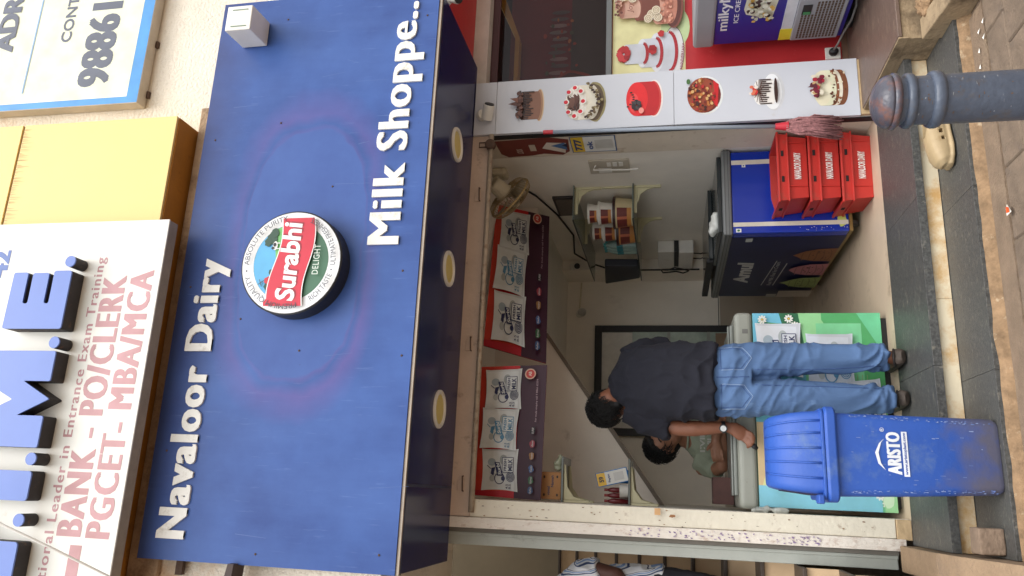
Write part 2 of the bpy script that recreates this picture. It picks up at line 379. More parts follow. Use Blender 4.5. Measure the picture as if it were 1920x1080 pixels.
def sign_face_mat():
    m = bpy.data.materials.new('sign_face_blue'); m.use_nodes = True
    n = m.node_tree.nodes; l = m.node_tree.links; b = n['Principled BSDF']; b.inputs['Roughness'].default_value = .32; b.inputs['Specular IOR Level'].default_value = .28
    geo = n.new('ShaderNodeNewGeometry'); sep = n.new('ShaderNodeSeparateXYZ'); l.new(geo.outputs['Position'], sep.inputs[0])
    def math_(op, a, bb=None, c=None):
        q = n.new('ShaderNodeMath'); q.operation = op
        for i, x in enumerate((a, bb, c)):
            if x is None: continue
            if isinstance(x, (int, float)): q.inputs[i].default_value = x
            else: l.new(x, q.inputs[i])
        return q.outputs[0]
    def nz(scale, st, det=6):
        mp = n.new('ShaderNodeMapping'); mp.inputs['Scale'].default_value = st; l.new(geo.outputs['Position'], mp.inputs[0])
        q = n.new('ShaderNodeTexNoise'); q.inputs['Scale'].default_value = scale; q.inputs['Detail'].default_value = det; q.inputs['Roughness'].default_value = .65
        l.new(mp.outputs[0], q.inputs['Vector']); return q.outputs[0]
    def ramp(x, p0, p1, c0, c1):
        q = n.new('ShaderNodeValToRGB'); q.color_ramp.elements[0].position = p0; q.color_ramp.elements[1].position = p1
        q.color_ramp.elements[0].color = c0; q.color_ramp.elements[1].color = c1; l.new(x, q.inputs[0]); return q.outputs[0]
    def mix(f, a, bb):
        q = n.new('ShaderNodeMixRGB')
        for i, x in enumerate((f, a, bb)):
            if isinstance(x, (int, float, tuple)): q.inputs[i].default_value = x
            else: l.new(x, q.inputs[i])
        return q.outputs[0]
    base = ramp(nz(1.6, (1, 1, 1)), .3, .72, S(43, 67, 128), S(66, 99, 166))
    streak = ramp(nz(1.7, (2.4, 1, .45)), .38, .78, (0, 0, 0, 1), (.5, .5, .5, 1))
    base = mix(streak, base, S(78, 110, 174))
    scr = ramp(nz(24, (3, 1, .22), 3), .64, .72, (0, 0, 0, 1), (.12, .12, .12, 1))
    base = mix(scr, base, S(150, 176, 222))
    # stain left by an older emblem: a rounded violet halo round a flat blue patch
    wob = nz(2.4, (1, 1, 1), 3)
    dx = math_('DIVIDE', math_('ABSOLUTE', math_('SUBTRACT', sep.outputs[0], 1.15)), .79)
    dz = math_('DIVIDE', math_('ABSOLUTE', math_('SUBTRACT', sep.outputs[2], 3.155)), .40)
    d = math_('POWER', math_('ADD', math_('POWER', dx, 2.8), math_('POWER', dz, 2.8)), 1/2.8)
    d = math_('ADD', d, math_('MULTIPLY', math_('SUBTRACT', wob, .5), .26))
    halo = n.new('ShaderNodeValToRGB'); e = halo.color_ramp.elements
    e[0].position = .74; e[0].color = (0, 0, 0, 1); e[1].position = .98; e[1].color = (0, 0, 0, 1)
    q = e.new(.70); q.color = (1, 1, 1, 1); q = e.new(.81); q.color = (.5, .5, .5, 1)
    hd = math_('MULTIPLY', d, .86); l.new(hd, halo.inputs[0])
    e[0].position = .66
    patch = ramp(nz(1.1, (1, 1, 1), 2), .36, .62, (.5, .5, .5, 1), (1, 1, 1, 1))
    hm = math_('MULTIPLY', halo.outputs[0], patch)
    base = mix(hm, base, S(108, 86, 150))
    inner = ramp(d, .815, .83, (1, 1, 1, 1), (0, 0, 0, 1))
    base = mix(inner, base, ramp(nz(3, (1, 1, 1)), .3, .7, S(62, 88, 152), S(72, 102, 166)))
    # grime that has collected along the top edge
    top = math_('ADD', sep.outputs[2], math_('MULTIPLY', math_('SUBTRACT', nz(3, (1, 1, .6)), .5), .34))
    grime = ramp(math_('SUBTRACT', top, 3.0), .55, .86, (0, 0, 0, 1), (.62, .62, .62, 1))
    base = mix(grime, base, S(66, 68, 104))
    spk = ramp(nz(46, (1, 1, 1), 2), .76, .8, (0, 0, 0, 1), (.6, .6, .6, 1))
    base = mix(spk, base, S(60, 66, 100))
    l.new(base, b.inputs['Base Color'])
    rr = n.new('ShaderNodeMapRange'); rr.inputs[3].default_value = .28; rr.inputs[4].default_value = .5; l.new(nz(4, (1, 1, 3)), rr.inputs[0]); l.new(rr.outputs[0], b.inputs['Roughness'])
    return m

# ---------------------------------------------------------------- ground, steps, platforms
ground = MB().add([(-40, -60, 0), (60, -60, 0), (60, 12, 0), (-40, 12, 0)], [(0, 1, 2, 3)]).build('pavement_ground', strip_m, loc=(0, -5, 0))
structure(ground)
# paving slabs in front of the steps: every slab a piece of the ground
slab_meshes = []
for k in range(4):
    mb = MB(); mb.box(-.1505, .1505, -.0865, .0865, -.03, .012)
    o = mb.build('slab_shape', pave_m, bevel=0)
    bm = bmesh.new(); bm.from_mesh(o.data); bmesh.ops.bevel(bm, geom=[e for e in bm.edges], offset=.006, segments=1, affect='EDGES')
    for v in bm.verts: v.co.z += .002*noise.noise(v.co*9+Vector((k*7, 0, 0)))
    bm.to_mesh(o.data); bm.free()
    slab_meshes.append(o.data); bpy.data.objects.remove(o)
for r_ in range(5):
    for c_ in range(13):
        o = bpy.data.objects.new('paving_slab', slab_meshes[(r_*3+c_) % 4]); COL.objects.link(o); o.parent = ground
        x = -.95+.304*c_+(.15 if r_ % 2 else 0)
        o.location = Vector((x, -1.145-.176*r_, -.003+rnd(-.0015, .0015)))-Vector((0, -5, 0)); o.rotation_euler = (rnd(-.006, .006), rnd(-.006, .006), rnd(-.008, .008)+(math.pi if random.random() < .5 else 0))

steps = thing('entrance_steps', 'dark granite entrance steps with cream riser in front of the milk shop', 'steps', (1.0, -.4, 0))
def slabs(name, m, xs, y0, y1, z0, z1, bevel=.0012, gap=.0012):
    for a, b in zip(xs, xs[1:]): box(name, m, a+gap/2, b-gap/2, y0, y1, z0+rnd(0, .0015), z1, steps, bevel)
xs = [-.17, .62, 1.42, 2.147]
slabs('tread_slab', granite, xs, -.545, -.002, .14, .178)
slabs('riser_tile', riser_tile, [-.17, .93, 2.147], -.525, -.50, .066, .1395)
slabs('tread_slab', granite, [-.17, .55, 1.33, 2.147], -.885, -.50, .03, .065)
box('step_core', dark_line, -.168, 2.145, -.505, -.01, .0, .138, steps)
kb = MB(); N = 60
for i in range(N):
    x0, x1 = -.17+2.31*i/N, -.17+2.31*(i+1)/N
    a = .015*noise.noise(Vector((x0*5, 1, 0))); b = .015*noise.noise(Vector((x1*5, 1, 0))); a2 = .01*noise.noise(Vector((x0*8, 4, 0))); b2 = .01*noise.noise(Vector((x1*8, 4, 0)))
    kb.add([(x0, -.887, .05+a2), (x1, -.887, .05+b2), (x1, -.902-b, .034+b2), (x0, -.902-a, .034+a2), (x0, -.925-a, -.005), (x1, -.925-b, -.005)], [(0, 1, 2, 3), (3, 2, 5, 4)])
kb.build('kerb_fillet', kerb_m, steps)
# smooth concrete strip between kerb and slabs
structure(MB().box(-3, 2.1, -1.055, -.918, -.02, .012).build('concrete_strip', strip_m, loc=(0, -1, 0)))

shop_floor = structure(box('shop_floor', floor_tile, -.05, 2.2, 0, 3.2, .12, .178))

# neighbouring platform on the right
plat = thing('raised_platform', 'brown stone platform with worn plaster side right of the steps', 'platform', (2.8, -.3, 0))
plat_side = mat('platform_plaster', S(152, 132, 104), .9, .15, 6, .5, 60, dirt=S(88, 72, 54), damt=.5, dscale=4)
plat_top = mat('platform_stone', S(104, 86, 76), .4, .2, 20, .2, 60, dirt=S(150, 132, 112), damt=.35, dscale=7, stretch=(1, 3, 1))
box('platform_body', plat_side, 2.15, 4.2, -.725, .25, 0, .226, plat)
box('top_slab', plat_top, 2.158, 4.2, -.735, .25, .229, .25, plat, .004)
box('edge_strip', plat_side, 2.147, 2.156, -.735, -.035, .20, .247, plat, .002)
low = thing('low_kerb_wall', 'low plastered kerb wall beside the platform at the picture edge', 'kerb wall', (2.2, -1.1, 0))
mb = MB(); mb.prism([(2.13, -.737, 0), (2.13, -1.5, 0), (2.13, -1.5, .075), (2.13, -.737, .15)], (1, 0, 0), .11); mb.build('wall_body', plat_side, low, bevel=.006)
mb = MB(); mb.prism([(2.245, -.74, .06), (2.245, -1.5, .02), (2.245, -1.5, .055), (2.245, -.74, .115)], (1, 0, 0), 1.2); mb.build('step_slab', mat('dusty_stone', S(160, 142, 114), .8, .15, 9, .4, 60), low, bevel=.005)
rub = remeshed(MB().ball((2.34, -.80, .12), .075, 8, .045, .05).ball((2.27, -.79, .13), .05, 8, .04, .045).ball((2.43, -.82, .11), .05, 8, .035, .04), 'broken_plaster', mat('rubble', S(150, 122, 92), .95, .3, 24, 1, 60), None, .006, 0,
               lambda p, n: .022*noise.noise(p*26)+.012*noise.noise(p*70)+.006*noise.noise(p*140), (2.34, -.8, .1))
tag(rub, 'crumbled lump of sandy plaster below the platform edge', 'rubble')
sheet = MB(); G = 10
pt = [[(2.40+.26*i/G, -.765-.10*j/G-.02*noise.noise(Vector((i*.5, j*.4, 0))), .13+.10*(1-j/G)+.018*noise.noise(Vector((i*.6, j*.7, 4)))) for i in range(G+1)] for j in range(G+1)]
v = [p for r_ in pt for p in r_]; sheet.add(v, [(j*(G+1)+i, j*(G+1)+i+1, (j+1)*(G+1)+i+1, (j+1)*(G+1)+i) for j in range(G) for i in range(G)])
o = sheet.build('crumpled_sheet', mat('grey_sacking', S(140, 138, 124), .8, .15, 14, .4, 50), smooth=True, loc=(2.5, -.8, .15))
s_ = o.modifiers.new('thick', 'SOLIDIFY'); s_.thickness = .006
tag(o, 'grey crumpled sacking tucked under the platform edge', 'sacking')

# stairwell to the left
stair = thing('staircase', 'tan tiled staircase climbing behind the grey door jamb', 'staircase', (-.9, .2, 0))
for k in range(-3, 9):
    z, y = .87+.17*k, .22+.26*k
    box('riser_tile', stair_tile, -1.9, -.172 if k < -3 else -.30, y+.012, y+.03, z-.17, z-.022, stair)
    box('tread_slab', mat('stair_nosing', S(70, 58, 48), .5, .15, 12), -1.9, -.172 if k < -3 else -.30, y-.01, y+.29, z-.02, z, stair, .003)
lp = MB(); lp.prism([(-.172, -.552, -.02), (-.172, -1.9, -.02), (-.172, -1.9, .0), (-.172, -1.5, .045), (-.172, -.75, .222), (-.172, -.552, .24)], (-1, 0, 0), 1.8)
tag(lp.build('entry_ramp', sand_m, loc=(-1, -1.2, 0)), kind='structure')
lw = MB().prism([(-.172, -.55, .0), (-.172, -.04, .0), (-.172, -.04, .25), (-.172, -.55, .2405)], (-1, 0, 0), .12)
tag(lw.build('plinth_wall', sand_m, loc=(-.2, -.4, 0), bevel=.006), 'sandy plastered plinth at the foot of the left pillar', 'plinth')
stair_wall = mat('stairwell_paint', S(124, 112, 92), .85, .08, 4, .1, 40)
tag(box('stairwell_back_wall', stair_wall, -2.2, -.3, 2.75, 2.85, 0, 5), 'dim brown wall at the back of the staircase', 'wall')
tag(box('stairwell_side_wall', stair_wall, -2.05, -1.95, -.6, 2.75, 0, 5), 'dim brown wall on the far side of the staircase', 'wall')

# ---------------------------------------------------------------- the shop's own walls
bd = thing('shop_building', 'plastered shop building with an open front and a deep room', 'building', (1, 1.5, 0))
box('left_wall', inner_wall, -.15, -.05, .04, 3.3, .0, 2.7, bd)
box('right_wall', inner_wall, 2.17, 2.5, .34, 3.3, .0, 2.7, bd)
box('right_jamb_wall', mat('jamb_paint', S(212, 200, 182), .7, .06, 5, .2, 40, dirt=S(160, 132, 104), damt=.25, dscale=8), 2.128, 2.5, .052, .34, .0, 2.6, bd)
box('back_wall', inner_wall, -.15, 2.5, 3.2, 3.32, 0, 2.7, bd)
box('ceiling', inner_wall, -.15, 2.5, 1.5, 3.3, 2.33, 2.45, bd)
box('front_ceiling', inner_wall, -.15, 2.5, .03, 1.5, 2.62, 2.72, bd)
box('wall_pier', inner_wall, 2.07, 2.17, 2.78, 3.2, .178, 2.33, bd)
# loft front with the slanting underside of the stairs
mb = MB(); mb.prism([(2.169, 1.36, 2.62), (-.049, 1.36, 2.62), (-.049, 1.36, 1.375), (1.16, 1.36, 2.225), (1.35, 1.36, 2.331), (2.169, 1.36, 2.331)], (0, 1, 0), .139)
mb.build('stair_soffit_beam', soffit_paint, bd)
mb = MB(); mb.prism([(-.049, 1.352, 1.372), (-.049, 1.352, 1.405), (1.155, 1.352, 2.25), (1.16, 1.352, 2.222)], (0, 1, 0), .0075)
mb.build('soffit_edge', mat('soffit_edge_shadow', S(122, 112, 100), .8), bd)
mb = MB(); mb.prism([(-.049, 1.5, 1.375), (1.16, 1.5, 2.225), (1.35, 1.5, 2.331), (-.049, 1.5, 2.331)], (0, 1, 0), .45); mb.build('stair_slab', soffit_paint, bd)
box('lintel', lintel_m, -.14, 2.12, -.005, .03, 2.40, 2.62, bd)
for z in (.52, .86, ): box('skirting_line', dark_line, .0, 2.07, 3.196, 3.1995, z, z+.006, bd)
box('wall_tiles', mat('wall_tile', S(176, 164, 146), .4, .05, 5), -.05, 2.07, 3.17, 3.195, .178, .85, bd)
# upper storey overhanging the shop
up = thing('upper_storey', 'rough cream plastered upper storey hanging over the shop sign', 'building', (1, 0, 2.6))
box('upper_wall', plaster, -3.0, 5.0, -.70, .5, 2.62, 7.2, up)
box('plaster_ledge', plaster_dark, -3.0, 2.02, -.735, -.70, 3.74, 3.905, up, .008)
# pillars round the shop opening
pl = thing('shop_pillar', 'cream painted pillar with peeling paint on the left of the opening', 'pillar', (-.1, 0, .178))
mb = MB(); mb.box(-.142, -.05, 0, .04, .25, 2.40); mb.build('pillar_face', paint_cream, pl, bevel=.004)
mb = MB(); mb.box(-.200, -.1435, -.012, .04, .21, 2.52); mb.build('cracked_strip', paint_crack, pl, bevel=.003)
mb = MB(); mb.box(-.148, -.052, -.006, .04, .179, .248); mb.build('base_tile', mat('pillar_base_tile', S(190, 164, 126), .6, .12, 30, .5, 40), pl, bevel=.003)
P = front_print(-.197, -.146, .6, 1.56, -.0125, W=50, H=960)
for i in range(110):
    y = 940*rnd(0, 1)**1.5; x = rnd(2, 40); c = random.choice([S(140, 116, 156), S(150, 128, 164), S(122, 98, 144), S(176, 160, 180), S(190, 178, 186)])
    P.poly([(x, y), (x+rnd(3, 8), y+rnd(-2, 3)), (x+rnd(3, 9), y+rnd(5, 16)), (x+rnd(-2, 3), y+rnd(4, 12))], c); P.k = 1+i % 9
P.build('torn_bill', pl, label='purple scraps of a torn bill')
P = front_print(-.14, -.052, .26, 2.38, -.0008, W=88, H=2120)
for i in range(40):
    y = rnd(20, 2100); x = rnd(0, 84); P.ell(x, y, rnd(.8, 3), rnd(1.5, 9), random.choice([S(120, 86, 56), S(92, 70, 50), S(150, 116, 80)]), n=8, wob=.6)
P.rect(55, 1120, 88, 1150, S(205, 160, 110)).ell(52, 1060, 8, 16, S(150, 104, 64), n=12, wob=.7)
P.build('paint_chips', pl, label='rusty chips and a scrap of brown tape')
dj = thing('door_jamb', 'grey painted door jamb between pillar and staircase', 'door jamb', (-.26, .1, .2))
mb = MB(); mb.box(-.222, -.2015, .022, .12, .24, 2.62); mb.build('rebate', mat('dark_rebate', S(110, 106, 98), .8), dj)
mb = MB(); mb.box(-.290, -.2225, .045, .25, .24, 2.62); mb.build('jamb_post', grey_paint, dj, bevel=.004)
mb = MB(); mb.box(-.240, -.2235, .036, .044, .24, 2.62); mb.build('stop_bead', grey_paint, dj, bevel=.002)
# rolling shutter rail and its keeper plates
sh = thing('shutter_rail', 'worn steel bottom bar of the rolled up shutter over the opening', 'shutter', (1, -.02, 2.4))
mb = MB().cyl((-.12, -.022, 2.388), (2.118, -.022, 2.388), .016, n=12); mb.build('rail_bar', steel_old, sh, smooth=True)
for x in (.02, .80, 1.72):
    mb = MB().box(x-.03, x+.03, -.012, -.0055, 2.44, 2.475); mb.build('keeper_plate', lintel_m, sh, bevel=.002)
    mb = MB().tube([(x-.03, -.012, 2.442), (x-.03, -.03, 2.442), (x+.05, -.03, 2.446), (x+.05, -.012, 2.446)], .004, 6); mb.build('keeper_loop', rust, sh)
mb = MB().lathe([(.0, -.05), (.026, -.05), (.032, -.044), (.032, -.012), (.026, -.008), (.0, -.008)], (2.05, 0, 2.39), 20, 'Y', False); mb.build('padlock', rust, sh, smooth=False)
mb = MB().tube([(2.035, -.03, 2.415), (2.035, -.03, 2.46), (2.065, -.03, 2.46), (2.065, -.03, 2.415)], .005, 6); mb.build('shackle', rust, sh)
# ---------------------------------------------------------------- main shop sign with canopy
X0, X1, ZB, ZT = -.381, 2.635, 2.52, 3.81
sg = thing('shop_sign', 'large faded blue milk shop sign board with white lettering over the opening', 'sign', (1.1, -.75, 2.5))
mb = MB().box(X0, X1, -.80, -.775, ZB, ZT); mb.build('sign_face', sign_face_mat(), sg)
mb = MB().box(X0+.004, X1-.004, -.774, -.737, ZB+.004, ZT-.004); mb.build('sign_back', blue_edge, sg)
mb = MB().box(X0, X1-.04, -.79, -.776, 2.506, 2.5195); mb.build('bottom_trim', alu, sg)
mb = MB().box(X0+.004, X1-.035, -.768, -.011, 2.508, 2.56); sof = mb.build('soffit', navy_acp, sg)
mb = MB().box(X0+.002, X1-.04, -.775, -.769, 2.503, 2.5185); mb.build('soffit_joint', blue_edge, sg)
for x in (.398, 1.161, 1.901):
    y = -.352
    mb = MB().lathe([(.076, 2.5065), (.078, 2.499), (.086, 2.494), (.096, 2.495), (.1, 2.499), (.1, 2.5075)], (x, y, 0), 40, cap=False)
    dl = mb.build('downlight', white_pl, sof, smooth=True)
    mb = MB().lathe([(.0, 2.5005), (.04, 2.5005), (.0775, 2.5035), (.0775, 2.5065)], (x, y, 0), 36, cap=False); mb.build('lens', mat('downlight_lens', S(222, 204, 128), .5, .04, 20), sof)
mb = MB().box(.0, .012, -.765, -.02, 2.5062, 2.5075); mb.build('panel_seam', blue_edge, sof)
raised_letters('Navaloor Dairy', -.285, 1.10, 3.575, 3.722, -.8, -.811, white_letter, sg, fat=.012, space=1.14, heavy=.055)
raised_letters('Milk Shoppe...', 1.155, 2.60, 2.632, 2.795, -.8, -.811, white_letter, sg, fat=.0, space=1.08, heavy=.06)
# round emblem, a shallow light box
em = MB().lathe([(.0, -.90), (.262, -.90), (.268, -.895), (.268, -.80), (.0, -.80)], (1.043, 0, 3.147), 64, 'Y', False).build('emblem_box', mat('emblem_side', S(36, 36, 40), .5, .2, 30), sg)
P = Print((1.043-.262, -.9002, 3.147-.262), (1.043+.262, -.9002, 3.147-.262), (1.043+.262, -.9002, 3.147+.262), (1.043-.262, -.9002, 3.147+.262), 200, 200)
cx = cy = 100; tilt = 0
P.ell(cx, cy, 99, 99, S(236, 238, 240), n=64)
P.ell(cx, cy, 76, 76, S(66, 110, 84), n=56)
def chord(r, y0, y1, n=20):     # part of the disc between two heights
    pts = []
    for i in range(n+1):
        y = y0+(y1-y0)*i/n; pts.append((math.sqrt(max(0, r*r-(y-cy)**2))+cx, y))
    return pts+[(2*cx-x, y) for x, y in reversed(pts)]
P.poly(chord(75.5, 128, 175.4), S(92, 176, 226)); P.poly(chord(75, 118, 131), S(96, 170, 90))
P.poly([(32, 128), (60, 134), (84, 132), (110, 126), (140, 124), (168, 120), (170, 112), (30, 112)], S(74, 152, 84))
P.poly([(28, 122), (50, 118), (90, 128), (140, 137), (166, 136), (172, 118), (150, 108), (40, 108)], S(116, 190, 110))
for x, y, r in ((44, 136, 9), (54, 142, 8), (64, 140, 7), (80, 137, 6), (148, 142, 13), (140, 150, 9), (158, 138, 10)): P.ell(x, y, r, r*.8, S(42, 78, 60), n=14, wob=.3)
P.poly([(56, 130), (72, 130), (72, 140), (68, 148), (60, 148), (56, 140)], S(196, 44, 52)).line([(52, 152), (66, 158)], 1.4, S(60, 60, 60)).line([(56, 160), (64, 148)], 1.4, S(60, 60, 60))
P.ell(132, 134, 9, 5, S(238, 238, 238), n=12).rect(125, 124, 127, 132, S(230, 230, 230)).rect(136, 124, 138, 132, S(230, 230, 230)).ell(134, 135, 4, 3, S(40, 40, 46), n=10).ell(127, 138, 3, 3, S(40, 40, 46), n=8)
def wave(dy):     # red ribbon
    top = [(14+172*i/24, 135+dy+6*math.sin(i/24*6.0+.3)-i*.5+(6 if i < 2 else 0)) for i in range(25)]
    bot = [(186-172*i/24, 61-dy+6*math.sin((24-i)/24*6.0+.3)-(24-i)*.25+4) for i in range(25)]
    return top+bot
P.poly(wave(2.0), S(240, 240, 240)); P.poly(wave(0), S(206, 44, 66))
P.text('Surabhi', 25, 181, 79, 118, S(150, 30, 48), fat=.03, shear=.12).text('Surabhi', 23, 178, 82, 121, S(244, 244, 244), fat=.03, shear=.12)
P.text('DELIGHT', 74, 132, 40, 52, S(222, 232, 222), fat=.0, space=1.1)
ink = S(70, 74, 84)
P.arc_text('PREMIUM QUALITY  •  ABSOLUTE PURITY', cx, cy, 82, 10, 196, -1+10, ink)
P.arc_text('RICH TASTE  •  ULTIMATE FRESHNESS', cx, cy, 93, 10, 214, 336, ink, inward=True)
P.build('emblem_print', em)
sm = MB()
for i in range(16):
    x = rnd(X0+.05, X1-.05); z = rnd(ZB+.1, ZT-.05); L_ = rnd(.03, .22); w2 = rnd(.0008, .0022); dx = rnd(-.03, .03)
    if abs(x-1.043) < .3 and abs(z-3.147) < .3: continue
    sm.add([(x, -.8004, z), (x+w2, -.8004, z), (x+dx+w2*.5, -.8004, z-L_), (x+dx, -.8004, z-L_)], [(0, 3, 2, 1)], random.choice([S(92, 118, 174), S(84, 110, 168), S(100, 126, 178)]))
tag(sm.build('scratches', PRINT, sg, color=True), kind='stuff')
# ---- white junction box on the sign's upper corner
jb = thing('junction_box', 'small white square box on the upper right corner of the blue sign', 'junction box', (2.42, -.9, 3.55))
mb = MB().prism([(2.318, -1.0, 3.497), (2.465, -1.0, 3.499), (2.465, -1.0, 3.645), (2.318, -1.0, 3.645)], (.02, .195, .008), 1); mb.build('case', white_pl, jb, bevel=.004)
for z0, z1, x0, x1 in ((3.515, 3.520, 2.335, 2.44), (3.625, 3.630, 2.34, 2.45)): pass
mb = MB().box(2.338, 2.343, -1.0025, -.999, 3.522, 3.612); mb.build('slot', mat('slot_green', S(120, 140, 120), .7), jb)
mb = MB().box(2.438, 2.443, -1.0025, -.999, 3.522, 3.612); mb.build('slot', MATS['slot_green'], jb)
# ---- bracket and dark beam at the sign's left end
for sx_, sz_ in ((.12, 3.74), (.95, 3.75), (1.78, 3.74), (2.5, 3.40), (-.30, 2.60), (.6, 2.57), (1.02, 2.60), (2.45, 2.58), (-.33, 3.2), (1.86, 3.36), (.62, 3.10), (1.48, 3.02), (.78, 3.44)): MB().cyl((sx_, -.8, sz_), (sx_, -.8035, sz_), .006, .004, 8).build('screw', rust, sg)
tag(box('iron_bracket', rust, -.45, -.383, -.745, -.72, 3.60, 3.635), 'rusty iron bracket holding the left end of the blue sign', 'bracket')
tag(MB().prism([(-.375, -.84, 3.28), (-1.0, -.84, 3.33), (-1.0, -.84, 3.42), (-.375, -.84, 3.31)], (0, 1, 0), .1).build('awning_beam', mat('dark_beam', S(60, 44, 40), .6), loc=(-.7, -.8, 3.3)), 'dark brown awning beam poking in beside the blue sign', 'beam')

# ---------------------------------------------------------------- yellow cladding box behind the coaching sign
yb = thing('yellow_cladding', 'faded yellow cladding box above the blue sign with dark streaks', 'cladding', (1.2, -.8, 3.92))
ymat = mat('yellow_acp', S(238, 208, 136), .5, .03, 2, dirt=S(220, 182, 112), damt=.25, dscale=1.6)
box('front_panel', ymat, -1.5, 1.885, -.90, -.885, 3.921, 4.888, yb, .002)
box('front_panel', ymat, -1.5, 1.885, -.90, -.885, 4.903, 5.9, yb, .002)
box('panel_joint', mat('joint_dark', S(140, 112, 70), .8), -1.5, 1.88, -.893, -.8855, 4.8885, 4.9025, yb)
box('underside', mat('orange_underside', S(176, 118, 40), .7, .12, 5, dirt=S(110, 76, 36), damt=.35, dscale=6), -1.5, 1.88, -.884, -.702, 3.915, 3.93, yb)
box('side_panel', ymat, 1.87, 1.884, -.884, -.702, 3.931, 5.9, yb)
P = front_print(-.3, 1.88, 4.70, 4.888, -.9004, W=2180, H=190)
for i in range(150):
    x = 600+1570*i/150+rnd(-5, 5); h = rnd(12, 110)*(.5+.5*abs(noise.noise(Vector((i*.12, 0, 0))))+.25); P.k = 1+i % 3; P.poly([(x, 188), (x+rnd(.5, 3), 188-h), (x+rnd(3, 7), 188)], random.choice([S(196, 166, 106), S(206, 174, 112), S(214, 182, 118)]))
P.build('dirt_streaks', yb, label='dark rain streaks')
# ---- white coaching sign with blue box letters
ts = thing('coaching_sign', 'white coaching centre sign with raised blue letters and maroon print', 'sign', (.3, -.95, 3.8))
tmat = mat('white_flex', S(232, 232, 224), .5, .03, 4, dirt=S(216, 180, 130), damt=.22, dscale=3.5)
box('sign_panel', tmat, -1.6, 1.258, -.98, -.972, 3.80, 5.6, ts, .002)
box('panel_frame', mat('frame_grey', S(150, 140, 124), .6, .15, 12), -1.6, 1.255, -.971, -.905, 3.803, 5.6, ts, .002)
tb = mat('letter_blue', S(96, 124, 196), .4, .05, 4); tside = mat('letter_side', S(46, 44, 46), .7, .25, 10, dirt=S(120, 84, 60), damt=.3, dscale=12)
def block_letter(pts, name='letter'):
    mb = MB().prism([(x, -1.06, z) for x, z in pts], (0, 1, 0), .0795); o = mb.build(name, tside, ts, bevel=.004)
    m2 = MB().prism([(x, -1.0685, z) for x, z in pts], (0, 1, 0), .008); m2.build('letter_face', tb, o)
def ringpts(pts, r, k=5):      # round the corners of a polygon
    out = []
    for i, p in enumerate(pts):
        a, b, c = Vector(pts[i-1]), Vector(p), Vector(pts[(i+1) % len(pts)])
        d1 = (a-b); d2 = (c-b); rr = min(r, d1.length*.45, d2.length*.45); p1 = b+d1.normalized()*rr; p2 = b+d2.normalized()*rr
        for j in range(k+1):
            t = j/k; out.append(tuple(p1*(1-t)**2+b*2*t*(1-t)+p2*t*t))
    return out
zb, zt = 4.235, 4.575
block_letter(ringpts([(.672, zb), (.968, zb), (.968, zb+.10), (.80, zb+.10), (.80, zb+.128), (.958, zb+.128), (.958, zb+.222), (.80, zb+.222), (.80, zb+.252), (.962, zb+.252), (.962, zt-.004), (.672, zt)], .014))
block_letter(ringpts([(.102, zb), (.25, zb), (.25, zb+.15), (.33, zb-.015), (.415, zb+.15), (.415, zb), (.562, zb), (.562, zt+.1), (.44, zt+.1), (.325, zb+.19), (.21, zt+.1), (.102, zt+.1)], .012))
block_letter(ringpts([(-.14, zb), (-.005, zb), (-.005, zt+.1), (-.14, zt+.1)], .02))
block_letter(ringpts([(-.50, zb), (-.32, zb), (-.32, zt-.03), (-.24, zt-.03), (-.24, zt+.1), (-.60, zt+.1), (-.60, zt-.03), (-.50, zt-.03)], .02))
for x in (1.016, .604, .05, -.225):
    mb = MB().cyl((x, -.981, zb+.02), (x, -1.062, zb+.02), .029, n=20); o = mb.build('full_stop', tside, ts); MB().cyl((x, -1.062, zb+.02), (x, -1.069, zb+.02), .029, n=20).build('dot_face', tb, o)
P = front_print(-.6, 1.25, 3.82, 5.0, -.9803, W=1850, H=1180)
mar = S(196, 148, 152)
def tp(s, x0, x1, z0, z1, **k):
    hv = k.get('heavy', 0)*(z1-z0); v, f = fit_text(s, x0+hv, x1-hv, z0, z1, k.get('fat', 0), 0, k.get('space', 1))
    words = []
    for fs in islands(v, f):          # every printed word is a part of its own
        xs_ = [v[i][0] for q in fs for i in q]
        if words and min(xs_)-words[-1][0] < .30*(z1-z0)+2*hv: words[-1][0] = max(xs_); words[-1][1] += fs
        else: words.append([max(xs_), list(fs)])
    for _, fs in words:
        mb = MB()
        for j_, d in enumerate((-hv, 0, hv)): mb.add([(p[0]+d, -.9806-.0003*j_, p[1]) for p in v], fs, mar)
        used = sorted({i for q in mb.f for i in q}); mp = {i: n_ for n_, i in enumerate(used)}
        mb.v = [mb.v[i] for i in used]; mb.f = [tuple(mp[i] for i in q) for q in mb.f]; mb.build('lettering', PRINT, ts, color=True)
tp('National Leader in Entrance Exam Training', -.585, 1.062, 4.133, 4.182, fat=.0, space=1.16, heavy=.04)
tp('BANK - PO/CLERK', -.289, .965, 3.988, 4.118, fat=.0, heavy=.065, space=1.16); tp('PGCET- MBA/MCA', -.291, .990, 3.838, 3.963, fat=.0, heavy=.065, space=1.16)
P.rect(120, 150, 275, 212, mar); P.build('dash_print', ts)
P = front_print(-.6, 1.25, 3.82, 5.0, -.9803, W=1850, H=1180); P.text('42', 1560, 1712, 890, 990, S(86, 116, 186), fat=.02, heavy=.05).build('lettering', ts)
# ---- cable sagging in front of it
tag(MB().tube([(-.245+.22*0+(-.12)*t*5, -1.25+.02*t, 4.55-.85*t-.06*math.sin(t*3)) for t in [0]]+[(-.05, -1.28, 4.60), (-.15, -1.26, 4.40), (-.24, -1.22, 4.18), (-.33, -1.14, 3.98), (-.44, -1.02, 3.78), (-.6, -.88, 3.55)][0:], .0055, 8).build('overhead_cable', white_pl, smooth=True, loc=(-.3, -1.2, 4)), 'thin white cable hanging across the coaching sign', 'cable')

